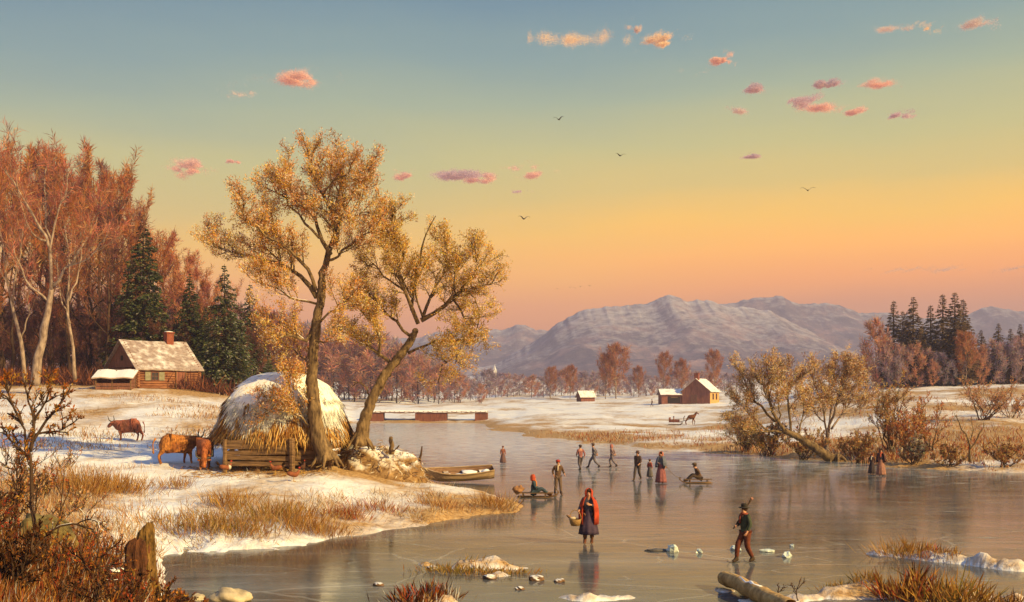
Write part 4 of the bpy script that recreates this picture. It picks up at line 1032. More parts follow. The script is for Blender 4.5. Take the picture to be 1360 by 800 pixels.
def door(root, x, y, z, w, h, normal='y', m=None):
    P = lambda u, v, o: (x + u, y - o, z + v) if normal == 'y' else (x - o, y + u, z + v)
    sz = lambda a_, b_, c_: (a_, c_, b_) if normal == 'y' else (c_, a_, b_)
    b = MB()
    for k in range(4): b.box(P(-w / 2 + w * (k + .5) / 4, h / 2, 0.03 + 0.006 * (k % 2)), sz(w / 4 - .008, h, 0.08))
    o = b.build('door', m or M['board'], root)
    f = MB()
    for u in (-w / 2 - .05, w / 2 + .05): f.box(P(u, h / 2, 0.05), sz(0.1, h + .1, 0.12))
    f.box(P(0, h + .06, 0.052), sz(w + .2, 0.1, 0.12)); f.build('frame', M['wood'], o)
    MB().box(P(w * .35, h * .5, 0.1), sz(0.04, 0.12, 0.06)).build('handle', M['metal'], o)
M['shutter'] = simple('faded_shutter', (0.16, 0.15, 0.10), (0.26, 0.24, 0.17), 4, bump=0.2)

cab, cab_roof = house('log_cabin', 'brown log cabin with a snow dusted shingle roof at the edge of the wood', 183, 108, 45, 6.6, 6.6, 2.15, 4.85, M['log'], M['shingle'], log=True, gable_m=M['board'], cat='cabin')
window(cab, 1.7, -0.14, 1.25, 0.75, 0.8, shutters=True)
door(cab, 4.5, -0.12, 0.0, 0.95, 1.75, m=M['redboard'])
MB().box((-0.06, 3.3, 3.1), (0.06, 0.45, 0.5)).build('loft_hatch', M['dark'], cab)
MB().box((5.0, 3.3, 5.05), (0.75, 0.75, 1.7)).box((5.0, 3.3, 5.84), (0.92, 0.92, 0.14)).build('chimney', M['brick'], cab_roof)
MB().ball((5.0, 3.3, 5.93), (0.42, 0.42, 0.09), amp=0.3).build('snow_cap', M['snow'], cab_roof, True)
# lean-to in front of the gable
lt = empty('lean_to_shed', at(127, 104.5, -0.05), R(8), 'low open lean-to shed with a snow covered roof left of the log cabin', 'shed')
b = MB()
for x in (0, 1.5, 3.2):
    for y in (0, 2.0): b.tube([(x, y, 0), (x, y, 1.25 + y * 0.35)], 0.08, 6)
b.build('post', M['wood'], lt)
b = MB()
for k in range(5): b.box((1.6, 2.02, 0.2 + k * .33), (3.2, 0.06, 0.3))
for k in range(4): b.box((0.0, 1.0, 0.2 + k * .33), (0.06, 1.9, 0.3)); b.box((3.2, 1.0, 0.2 + k * .33), (0.06, 1.9, 0.3))
for k in range(2): b.box((1.6, -0.03, 0.2 + k * .33), (3.2, 0.06, 0.28))
b.build('wall', M['board'], lt)
b = MB(); nx = 10
Vt = [(x, y, 1.25 + (y + .3) * .3 + .05 * math.sin(x * 3)) for x in np.linspace(-.3, 3.5, nx) for y in (-.4, 1.0, 2.3)]
V = np.array(Vt + [(a_[0], a_[1], a_[2] - .12) for a_ in Vt]); a_ = np.array([i * 3 + j for i in range(nx - 1) for j in range(2)]); n_ = nx * 3
b.add(V, np.concatenate([np.stack([a_, a_ + 3, a_ + 4, a_ + 1], 1), np.stack([a_, a_ + 1, a_ + 4, a_ + 3], 1) + n_, [(i * 3, i * 3 + n_, i * 3 + 3 + n_, i * 3 + 3) for i in range(nx - 1)], [(0, 1, 1 + n_, n_), (1, 2, 2 + n_, 1 + n_), (n_ - 3, 2 * n_ - 3, 2 * n_ - 2, n_ - 2), (n_ - 2, 2 * n_ - 2, 2 * n_ - 1, n_ - 1)]]))
b.build('roof', M['roof_snow'], lt)

barn, barn_roof = house('farmhouse', 'red gabled farmhouse with a lit yellow side and red chimney below the mountain', 943, 283, 65, 9.4, 7.4, 3.4, 6.5, M['yellow'], M['roof_snow'], gable_m=M['redboard'])
window(barn, 3.0, -0.01, 1.9, 1.1, 1.5); window(barn, 6.4, -0.01, 1.9, 1.1, 1.5)
door(barn, -0.07, 4.2, 0.0, 1.3, 2.2, normal='x', m=M['board'])
MB().box((0.8, 3.7, 6.9), (1.1, 1.1, 1.9)).box((0.8, 3.7, 7.9), (1.3, 1.3, 0.16)).build('chimney', M['brick'], barn_roof)
shed, _ = house('farm_shed', 'long low red shed with a snowy roof joined to the left of the farmhouse', 879, 286, 5, 6.2, 4.0, 2.75, 4.0, M['redboard'], M['roof_snow'], cat='shed')
MB().box((3.2, -0.07, 1.2), (3.2, 0.06, 1.7)).build('cart_opening', M['dark'], shed)
MB().box((3.3, -0.13, 1.9), (1.9, 0.06, 0.2)).build('rail', M['wood'], shed)
hut, _ = house('hut', 'small hut with a bright snowy roof alone below the tall valley tree', 772, 330, 20, 4.4, 3.4, 1.7, 3.3, M['redboard'], M['roof_snow'], cat='hut')
door(hut, -0.07, 1.7, 0.0, 0.9, 1.5, normal='x')
ch = empty('church', at(657, 1150, 0), R(20), 'tiny white church steeple far off at the foot of the mountains', 'church')
M['white'] = simple('white_paint', (0.7, 0.68, 0.66), (0.8, 0.78, 0.76), 1, bump=0)
gz_ = float(at(657, 1150)[2]); zt = CAMZ + (HY - 484) / F * 1150 - gz_
MB().box((0, 0, zt * .35), (3.2, 3.2, zt * .7)).build('tower', M['white'], ch)
MB().lathe([(2.1, zt * .7), (1.1, zt * .8), (0.05, zt)], 4).build('spire', M['white'], ch)
MB().box((0, 5.5, zt * .22), (5, 8, zt * .44)).build('nave', M['white'], ch)
rf = MB().add([(-2.8, 1.4, zt * .44), (2.8, 1.4, zt * .44), (0, 1.4, zt * .62), (-2.8, 9.7, zt * .44), (2.8, 9.7, zt * .44), (0, 9.7, zt * .62)], [(0, 2, 5, 3), (1, 4, 5, 2), (0, 3, 4, 1)], [(0, 1, 2), (3, 5, 4)])
rf.build('roof', M['roof_snow'], ch)

# bridge
bd_ = 209.0
br = empty('bridge', pt(492, HY + CAMZ * F / bd_, bd_), 0, 'low wooden bridge on plank piers across the far ice', 'bridge')
x1 = (648 - 492) / F * bd_
b = MB()
b.box((x1 / 2, 0, 2.0), (x1, 3.2, 0.35)); 
for x in np.arange(0.3, x1, 0.9): b.box((x, -1.62, 2.0), (0.12, 0.1, 0.3))
b.build('deck', M['board'], br)
xs = np.linspace(0, x1, 40); V = []
for x in xs:
    for y, dz in ((-1.68, -0.2), (-1.5, 0.12), (0, 0.24), (1.2, 0.16), (1.55, 0.01)): V.append((x, y, 2.19 + dz * (0.7 + 0.6 * rng.random())))
a_ = np.array([i * 5 + j for i in range(39) for j in range(4)])
MB().add(V, np.stack([a_, a_ + 5, a_ + 6, a_ + 1], 1)).build('deck_snow', M['snow'], br, True)
for pa, pb in ((492, 510), (552, 594), (631, 648)):
    b = MB(); xa = (pa - 492) / F * bd_; xb = (pb - 492) / F * bd_
    n = max(4, int((xb - xa) / 0.35))
    for k in range(n):
        x = xa + (xb - xa) * (k + .5) / n
        b.box((x, -1.4 + 0.03 * (k % 2), 0.75), ((xb - xa) / n - .03, 0.12, 2.1)); b.box((x, 1.4, 0.75), ((xb - xa) / n - .03, 0.12, 2.1))
    for x in (xa, xb): b.box((x + (0.06 if x == xa else -.06), 0, 0.74), (0.12, 2.6, 2.05))
    b.build('pier', M['redboard'], br)

# ------------------------------------------------------------------ haystack and its pen
hc = at(376, 51.8); hc[2] = 1.5
hs = empty('haystack', hc, 0, 'great domed haystack with snow streaked straw beside the tall oak', 'haystack')
hs.scale = (1, 1, 1.06)
prof = [(2.2, 0.75), (2.85, 0.85), (3.1, 1.15), (3.02, 1.6), (2.8, 2.15), (2.52, 2.8), (1.98, 3.4), (1.28, 3.8), (0.6, 3.97), (0.02, 4.0)]
core = MB().lathe(prof, 40, fold=0.0)
V = core.V[0]; k_ = 1 + 0.09 * (fbm(np.arctan2(V[:, 1], V[:, 0]) * 3 + 9, V[:, 2] * 1.3, 3) * 2 - 1); V[:, :2] *= k_[:, None] * 0.96
core.lathe([(1.9, -0.1), (2.0, 0.5), (2.2, 0.76)], 30)
core.build('hay_core', M['haycore'], hs, True)
na, nt_ = 72, 26
A_, T_ = np.meshgrid(np.linspace(0, 2 * np.pi, na, endpoint=False), np.linspace(0, 1, nt_), indexing='ij')
ca_, sa_ = np.cos(A_), np.sin(A_)
low = 1.55 + .85 * np.clip(fbm(ca_ * 3.2 + 9, sa_ * 3.2 + 4, 71, 3) - .22, 0, 1) ** 1.0 + .25 * (fbm(ca_ * 9 + 3, sa_ * 9 + 8, 72, 2) - .5)
zc = low + (4.03 - low) * np.sin(T_ * np.pi / 2) ** .9
pz_ = np.array([p[1] for p in prof]); pr2 = np.array([p[0] for p in prof])
rc = np.interp(zc, pz_, pr2) * (1 + 0.09 * (fbm(A_ * 3 + 9, zc * 1.3, 3) * 2 - 1)) * .985 + .12 * np.sin(np.pi * np.clip(T_ * 2.2, 0, .5)) + .07 * (fbm(ca_ * 5 + zc * 1.2, sa_ * 5 + zc, 73, 3) - .5)
rc = np.where(T_ > .97, rc * .5, rc)
V = np.stack([ca_ * rc, sa_ * rc, zc + .03], 2).reshape(-1, 3)
a_ = np.arange(na)[:, None] * nt_ + np.arange(nt_ - 1)[None, :]; b_ = (np.arange(na)[:, None] + 1) % na * nt_ + np.arange(nt_ - 1)[None, :]
cap = MB().add(V, np.stack([a_.ravel(), b_.ravel(), b_.ravel() + 1, a_.ravel() + 1], 1))
cap.add(np.concatenate([V[nt_ - 1::nt_], [(0, 0, 4.08)]]), None, [(k, (k + 1) % na, na) for k in range(na)])
M['stack_snow'] = simple('streaked_stack_snow', (0.50, 0.36, 0.20), (0.80, 0.79, 0.78), 2.6, (1.6, 1.6, .45), bump=0.8)
for n_ in M['stack_snow'].node_tree.nodes:
    if n_.type == 'VALTORGB': n_.color_ramp.elements[0].position = .30; n_.color_ramp.elements[1].position = .44
cap.build('snow_cap', M['stack_snow'], hs, True)
pz = np.array([p[1] for p in prof]); pr_ = np.array([p[0] for p in prof])
n = 60000
zz = 1.38 + 2.62 * rng.random(n) ** 1.15; an = rng.random(n) * 2 * np.pi
rr_ = np.interp(zz, pz, pr_) * (1 + 0.09 * (fbm(an * 3 + 9, zz * 1.3, 3) * 2 - 1)) + rng.random(n) * 0.06
dr = np.gradient(np.interp(np.linspace(.75, 4, 200), pz, pr_), 3.25 / 199); slope = np.interp(zz, np.linspace(.75, 4, 200), dr)
P = np.stack([np.cos(an) * rr_, np.sin(an) * rr_, zz], 1)
rad = np.stack([np.cos(an), np.sin(an), 0 * an], 1); tan = np.stack([-np.sin(an), np.cos(an), 0 * an], 1)
D = -np.array((0, 0, 1)) - rad * np.clip(slope, -2.2, 0.0)[:, None] + tan * rng.normal(size=(n, 1)) * 0.22 + rad * (0.12 + 0.18 * rng.random((n, 1)))
streak = fbm(an * 6, zz * 0.7, 7, 3)
sn = np.clip((zz - 1.25) / 1.0, 0, 1) * 0.95 + (streak - 0.49) * 3.4 + rng.normal(size=n) * 0.12
straw = np.array([(0.36, 0.18, 0.05), (0.22, 0.09, 0.025), (0.46, 0.27, 0.09), (0.14, 0.05, 0.015)])[rng.integers(0, 4, n)] * (0.7 + 0.6 * rng.random((n, 1)))
white = np.array((0.72, 0.70, 0.66)) * (0.8 + 0.3 * rng.random((n, 1)))
C = np.where((sn > 0.32)[:, None], white, straw)
kp = (sn < 0.32) | (rng.random(n) < .22); kp &= (zz < 2.9) | (rng.random(n) < .3)
P, D, C, rad = P[kp], D[kp], C[kp], rad[kp]; n = len(P)
MB().blades(P, D, 0.30 + 0.40 * rng.random(n), 0.02 + 0.03 * rng.random(n), C, N=rad + rng.normal(size=(n, 3)) * .3).build('straw', M['hay'], hs)
n = 2600; an = rng.random(n) * 2 * np.pi; rr_ = 2.95 + .2 * rng.random(n)     # ragged skirt
P = np.stack([np.cos(an) * rr_, np.sin(an) * rr_, 1.36 + .35 * rng.random(n)], 1); rad = np.stack([np.cos(an), np.sin(an), 0 * an], 1)
MB().blades(P, -np.array((0, 0, 1)) + rad * .25 + rng.normal(size=(n, 3)) * .25, .5 + .5 * rng.random(n), .05, np.array([(0.48, 0.27, 0.08), (0.30, 0.13, 0.035), (0.58, 0.38, 0.14)])[rng.integers(0, 3, n)], N=rad).build('straw_fringe', M['hay'], hs)
pen = empty('hay_pen', hc, 0, 'rough plank pen around the foot of the haystack', 'pen')
b = MB()
def planks(a_, c_, rows, w=0.2):
    for k, z in enumerate(rows): b.bar((a_[0], a_[1], z + .02 * rng.normal()), (c_[0], c_[1], z + .03 * rng.normal()), 0.05, w)
fy = -3.05
planks((-1.9, fy), (1.0, fy - .12), (0.14, 0.38, 0.62, 0.86, 1.06)); planks((1.05, fy + .35), (2.5, fy + .7), (0.15, 0.4, 0.62))
planks((-1.95, fy + .1), (-2.9, 2.0), (0.2, 0.5, 0.8)); planks((2.6, fy + .8), (2.9, 2.0), (0.2, 0.5, 0.8))
b.build('plank', M['wood'], pen)
for x, y, h in ((-1.95, fy - .03, 1.2), (1.05, fy - .17, 1.25), (-.5, fy + .12, 0.95), (2.55, fy + .72, 0.95), (-2.9, 2.0, 1.1), (2.9, 2.0, 1.1)):
    MB().tube([(x, y, -.3), (x + .02, y, h * .5), (x, y + .02, h)], 0.1 if x != 1.05 else .13, 8, jit=0.25, rg=rng).build('post', M['wood'], pen)

# mound of earth and roots under the leaning oak
mc = at(506, 52.2); mc[2] = 0.5
mb = MB().ball((0, 0, 0.35), (2.0, 1.25, 1.35), 40, 24, amp=0.5, freq=2.2, seed=4)
mb.ball((1.1, -0.2, 0.1), (1.0, 0.9, 1.0), 30, 18, amp=0.5, freq=2.5, seed=6); mb.ball((-1.2, 0.2, .5), (1.1, 1.0, 1.3), 30, 18, amp=.4, freq=2.5, seed=8)
mo = empty('earth_mound', mc, 0, 'rounded mound of earth and dead grass at the roots of the leaning oak', 'mound')
mb.build('earth', M['mud'], mo, True)
n = 5200
P = mb.V[0][rng.integers(0, len(mb.V[0]), n)]; V2 = np.concatenate(mb.V); P = V2[rng.integers(0, len(V2), n)] + rng.normal(size=(n, 3)) * .08
P = P[P[:, 2] > -.2]; n = len(P)
MB().blades(P, np.stack([rng.normal(size=n) * .8 + P[:, 0] * .4, -0.6 + rng.normal(size=n) * .6, -0.35 + rng.normal(size=n) * .5], 1), .18 + .25 * rng.random(n), .035, np.array([(0.46, 0.28, 0.11), (0.32, 0.16, 0.06), (0.58, 0.42, 0.22), (0.2, 0.09, 0.04), (.62, .58, .54)])[rng.integers(0, 5, n)]).build('dead_grass', M['hay'], mo)
def stick(name, label, pts, r0, r1, d, cat='post', m='bark_dark', snow=False, sides=8):
    P = smooth_path([pt(x, y, d) for x, y in pts], 8, r0 * .25)
    base = P[0].copy(); root = empty(name, Vector(base), 0, label, cat)
    MB().tube(P - base, np.linspace(r0, r1, 8), sides, jit=.3, rg=rng).build('stem', M[m], root, True)
    return root
stick('stump_post', 'short broken post standing on top of the earth mound', [(520, 604), (520, 590), (519, 581)], .12, .09, 51.3, m='bark')
stick('dead_branch', 'small forked dead root sticking out of the mound beside the short post', [(518, 600), (524, 598), (530, 592)], .05, .03, 51.0, 'branch')
stick('dead_branch', 'curved dead stake rising at the right foot of the mound near the boat', [(550, 630), (555, 617), (559, 606), (560, 593)], .10, .035, 52.5, 'branch')

# ------------------------------------------------------------------ rowing boat
def boat():
    root = empty('rowing_boat', on_ice(608, 641) + Vector((0, .4, .10)), R(9), 'old brown rowing boat with snow inside drawn up on the ice edge', 'boat')
    L = 3.9; ns = 22; nr = 9
    def section(t, off=0.0):
        x = (t - .5) * L
        hb = 0.70 * (1 - abs(2 * t - 1.08) ** 2.6 * (1.0 if t < .54 else 0.42)); hb = max(hb, 0.02) - off
        sheer = 0.50 + 0.26 * max(0, 1 - 2 * t) ** 2 + 0.10 * max(0, 2 * t - 1) ** 2
        keel = 0.22 * max(0, 1 - 3.2 * t) ** 2 + 0.05 * max(0, 2 * t - 1.2) + off
        P = []
        for k in range(nr):
            a_ = -math.pi / 2 + math.pi * k / (nr - 1)
            s_, c_ = math.sin(a_), math.cos(a_)
            P.append((x, max(hb, .01) * math.copysign(abs(s_) ** .75, s_), keel + (sheer - keel) * (1 - c_ ** .8 if c_ > 0 else 1)))
        return P
    def shell(off):
        V = []
        for i in range(ns): V += section(0.005 + .99 * i / (ns - 1), off)
        return np.array(V)
    a_ = np.array([i * nr + j for i in range(ns - 1) for j in range(nr - 1)]); q = np.stack([a_, a_ + 1, a_ + nr + 1, a_ + nr], 1)
    tr = [((ns - 1) * nr + k) for k in range(nr)]
    mb = MB().add(shell(0), q, [(tr[0], tr[k], tr[k + 1]) for k in range(1, nr - 1)]); mb.build('hull', M['boat'], root, False)
    mb = MB().add(shell(.05), q[:, ::-1], [(tr[0], tr[k + 1], tr[k]) for k in range(1, nr - 1)]); mb.build('inside', M['boat_in'], root, False)
    V = shell(0)
    for j in (0, nr - 1):
        MB().tube(V[j::nr] + np.array((0, 0, .02)), .04, 6).build('gunwale', M['boat'], root, True)
    for t in (.34, .6, .84):
        S_ = np.array(section(t, .05)); w = S_[:, 1].max() * 1.84
        MB().box(((t - .5) * L, 0, .36), (.26, w, .04)).build('thwart', M['boat'], root)
    mb = MB().ball((0.55, -.02, .20), (1.0, .42, .14), 20, 10, amp=.5, seed=3).ball((-.75, .02, .26), (.55, .3, .1), 16, 8, amp=.5, seed=9); mb.ball((.6, .12, .40), (.42, .3, .06), 16, 8, amp=.4, seed=5).ball((1.55, 0, .42), (.22, .38, .07), 14, 8, amp=.4, seed=7)
    mb.build('snow_drift', M['snow'], root, True)
    root.rotation_euler = (R(13), R(-2), R(9))
boat()

# ------------------------------------------------------------------ animals
def skin(name, J, E, root_key, m, parent, sub=2):
    if name == 'body' and 'hip' in J and 'udder' not in J and 'wither' in J:
        J = {k: ((p[0], p[1], p[2] * .84 if p[2] < .9 else p[2] - .145), r) for k, (p, r) in J.items()}
    keys = list(J); idx = {k: i for i, k in enumerate(keys)}
    me = bpy.data.meshes.new(name)
    me.from_pydata([J[k][0] for k in keys], [(idx[a_], idx[b_]) for a_, b_ in E], [])
    me.materials.append(m)
    o = link(bpy.data.objects.new(name, me), parent)
    md = o.modifiers.new('skin', 'SKIN'); md.use_smooth_shade = True
    lay = me.skin_vertices[0].data
    for k in keys:
        r = J[k][1]; lay[idx[k]].radius = (r, r) if not isinstance(r, tuple) else r
        lay[idx[k]].use_root = (k == root_key)
    s_ = o.modifiers.new('smooth', 'SUBSURF'); s_.levels = sub; s_.render_levels = sub
    return o
def cowmat(name, c1, c2, c3):
    m, nt = mat(name); n = noise_node(nt, 1.6, 3); n2 = noise_node(nt, 14, 4, stretch=(1, 1, .4))
    r = ramp_node(nt, n.outputs['Fac'], [(.40, c1), (.5, c2), (.66, c2), (.72, c3)]); r2 = ramp_node(nt, n2.outputs['Fac'], [(.35, (.35, .32, .3)), (.65, (1.3, 1.3, 1.3))])
    mx = N(nt, 'ShaderNodeMix', data_type='RGBA', blend_type='MULTIPLY'); mx.inputs[0].default_value = 1; nt.links.new(r.outputs[0], mx.inputs[6]); nt.links.new(r2.outputs[0], mx.inputs[7])
    b_ = N(nt, 'ShaderNodeBsdfPrincipled'); o = N(nt, 'ShaderNodeOutputMaterial'); b_.inputs['Roughness'].default_value = .8; b_.inputs['Specular IOR Level'].default_value = .2
    nt.links.new(mx.outputs[2], b_.inputs['Base Color']); nt.links.new(b_.outputs[0], o.inputs[0]); return m
def cow(label, px, d, rz, scale, m, graze=0.0, turn=0.0):
    root = empty('cow', at(px, d, 0), rz, label, 'cow', 'cattle around the haystack', scale)
    hx, hz = (1.13, 1.27) if graze < .5 else (1.15, 0.52)
    mx_, mz = (1.44, 0.99) if graze < .5 else (1.22, 0.12)
    nk = (.94, 0, 1.26) if graze < .5 else (1.05, 0, 0.98)
    if graze == 0.5: pass
    ty = math.sin(turn) * .3
    J = {'rump': ((-.78, 0, 1.22), (.29, .31)), 'hip': ((-.55, 0, 1.15), (.33, .38)), 'mid': ((0, 0, 1.05), (.39, .46)), 'chest': ((.45, 0, 1.05), (.35, .46)), 'wither': ((.72, 0, 1.14), (.25, .36)), 'neck': (nk, (.17, .25)),
         'poll': ((hx, ty * .6, hz), (.135, .15)), 'face': (((hx + mx_) / 2, ty * .85, (hz + mz) / 2), (.12, .13)), 'muzzle': ((mx_, ty, mz), (.105, .10))}
    E = [('rump', 'hip'), ('hip', 'mid'), ('mid', 'chest'), ('chest', 'wither'), ('wither', 'neck'), ('neck', 'poll'), ('poll', 'face'), ('face', 'muzzle')]
    for s_, nm, st in ((1, 'l', .06), (-1, 'r', -.08)):
        y = .17 * s_
        J['st' + nm] = ((-.56 + st * .3, y, .84), (.15, .18)); J['ho' + nm] = ((-.80 + st, y, .50), (.065, .08)); J['pa' + nm] = ((-.74 + st, y, .14), .05); J['hf' + nm] = ((-.68 + st, y, .03), .06)
        J['sh' + nm] = ((.52, y, .82), (.12, .16)); J['kn' + nm] = ((.54 - st * 1.2, y, .46), (.066, .07)); J['fp' + nm] = ((.52 - st * 1.6, y, .13), .046); J['ff' + nm] = ((.57 - st * 1.6, y, .03), .058)
        E += [('hip', 'st' + nm), ('st' + nm, 'ho' + nm), ('ho' + nm, 'pa' + nm), ('pa' + nm, 'hf' + nm), ('chest', 'sh' + nm), ('sh' + nm, 'kn' + nm), ('kn' + nm, 'fp' + nm), ('fp' + nm, 'ff' + nm)]
    skin('body', J, E, 'mid', m, root, 2)
    hv = np.array((hx, ty * .6, hz - .145 if hz > .9 else hz * .84))
    for s_ in (1, -1):
        MB().tube(smooth_path([hv + (0.0, s_ * .07, .10), hv + (.03, s_ * .32, .20), hv + (.10, s_ * .36, .48)], 7), np.linspace(.05, .015, 7), 7).build('horn', M['horn'], root, True)
        MB().ball(hv + np.array((-.05, s_ * .2, .04)), (.05, .12, .045), 10, 6).build('ear', m, root, True)
        MB().ball(hv + np.array(((mx_ - hx) * .25 + .02, ty * .1 + s_ * .105, (mz - hz) * .25 + .03)), .024, 8, 6).build('eye', M['dark'], root, True)
    MB().tube(smooth_path([(-.95, 0, 1.22), (-1.07, 0.02, 1.0), (-1.06, 0.03, .7), (-1.05, 0.02, .5)], 8), np.array([.05, .04, .03, .025, .025, .03, .055, .02]), 6).build('tail', m, root, True)
    MB().ball((-.42, 0, .60), (.16, .13, .1), 10, 6).build('udder', M['skin'], root, True)
M['cow1'] = cowmat('ginger_hide', (.22, .07, .018), (.38, .145, .032), (.52, .27, .08))
M['cow2'] = cowmat('chestnut_hide', (.24, .065, .022), (.33, .10, .03), (.55, .42, .28))
M['cow3'] = cowmat('roan_hide', (.20, .075, .05), (.38, .12, .07), (.55, .30, .2))
cow('ginger cow standing side on with its head beside its companion', 234, 51.0, R(36), 1.0, M['cow1'], 0)
cow('chestnut cow facing out with lowered head feeding at the haystack', 272, 50.0, R(-76), 1.0, M['cow2'], 1)
cow('smaller brown cow alone on the snow facing left', 171, 61.5, R(172), 0.88, M['cow3'], 0)

def hen(label, px, d, rz, m, white=False):
    root = empty('chicken', at(px, d, 0), rz, label, 'chicken', 'chickens pecking by the hay pen', 1.15)
    J = {'tail': ((-.24, 0, .34), .03), 'back': ((-.10, 0, .25), (.09, .10)), 'breast': ((.08, 0, .24), (.09, .11)), 'neck': ((.17, 0, .36), .045), 'head': ((.19, 0, .44), .042)}
    skin('body', J, [('tail', 'back'), ('back', 'breast'), ('breast', 'neck'), ('neck', 'head')], 'back', m, root, 1)
    t = MB(); n = 14
    t.blades(np.tile((-.2, 0, .3), (n, 1)), np.stack([-.6 - .3 * rng.random(n), rng.normal(size=n) * .25, .5 + .7 * rng.random(n)], 1), .26, .06, (.05, .025, .015)); t.build('tail_feathers', M['leaf'], root)
    MB().ball((.2, 0, .495), (.04, .012, .03), 8, 6).build('comb', M['comb'], root); MB().tube([(.22, 0, .44), (.275, 0, .43)], [.016, .004], 5).build('beak', M['horn'], root)
    for s_ in (1, -1): MB().tube([(.0, s_ * .05, .18), (.01, s_ * .05, .08), (.0, s_ * .05, 0.0)], .012, 5).tube([(0, s_ * .05, .01), (.08, s_ * .06, .01)], .01, 4).build('leg', M['beakm'], root)
M['comb'] = simple('red_comb', (.35, .03, .02), (.45, .05, .03), 9, bump=0); M['beakm'] = simple('yellow_leg', (.35, .2, .05), (.4, .25, .07), 9, bump=0)
hd = cloth((.07, .03, .018), 'dark_feather'); hr_ = cloth((.22, .07, .03), 'red_feather'); hw = cloth((.55, .48, .4), 'white_feather')
hen('white breasted chicken near the left post of the hay pen', 300, 48.0, R(20), hr_)
MB().ball((.13, 0, .27), (.075, .075, .10), 10, 8).build('breast', hw, [o for o in COL.objects if o.name == 'chicken'][0], True)
hen('brown chicken pecking in front of the middle of the pen', 366, 47.4, R(180), hr_)
hen('dark chicken standing at the right corner post of the pen', 402, 47.6, R(80), hd)
hen('red brown chicken nearest the viewer on the snow before the pen', 390, 45.0, R(10), hr_)
# ------------------------------------------------------------------ people
J0 = dict(pelvis=(0, 0, .95), spine=(0, .01, 1.13), chest=(0, .0, 1.33), neck=(0, .0, 1.475), jaw=(0, .035, 1.555), skull=(0, .0, 1.625),
          shr=(.175, 0, 1.415), elr=(.235, -.03, 1.15), wrr=(.245, .06, .92), shl=(-.175, 0, 1.415), ell=(-.235, -.03, 1.15), wrl=(-.245, .06, .92),
          hir=(.09, 0, .90), knr=(.10, .03, .49), anr=(.10, -.01, .085), hil=(-.09, 0, .90), knl=(-.10, .03, .49), anl=(-.10, -.01, .085))
UP = ['spine', 'chest', 'neck', 'jaw', 'skull', 'shr', 'shl', 'elr', 'ell', 'wrr', 'wrl']
def pose(lean=0.0, side=0.0, drop=0.0, **kw):
    J = {k: np.array(v, float) for k, v in J0.items()}
    for k in UP:
        if k in kw: continue
        h = J[k][2] - .95; J[k] = np.array((J[k][0] + side * h, J[k][1] * math.cos(lean) + math.sin(lean) * h, .95 + h * math.cos(lean) - J[k][1] * math.sin(lean)))
    for k in J:
        if k in UP or k in ('pelvis', 'hir', 'hil'): J[k][2] -= drop
    for k, v in kw.items(): J[k] = np.array(v, float)
    return J
WALK = dict(knr=(.1, .20, .52), anr=(.1, .30, .09), knl=(-.1, .04, .49), anl=(-.1, -.26, .12), elr=(.24, -.16, 1.16), wrr=(.24, -.12, .93), ell=(-.24, .06, 1.15), wrl=(-.2, .25, 1.0))
SKATE = dict(knr=(.12, .22, .50), anr=(.12, .12, .10), knl=(-.12, -.08, .52), anl=(-.16, -.42, .17), elr=(.26, -.12, 1.18), wrr=(.16, -.2, .98), ell=(-.26, -.12, 1.18), wrl=(-.16, -.2, .98))
SIT = dict(drop=.70, knr=(.12, .36, .44), anr=(.11, .68, .16), knl=(-.12, .38, .40), anl=(-.11, .70, .16), elr=(.23, .05, .50), wrr=(.12, .28, .42), ell=(-.23, .05, .50), wrl=(-.12, .28, .42))
_pn = [0]
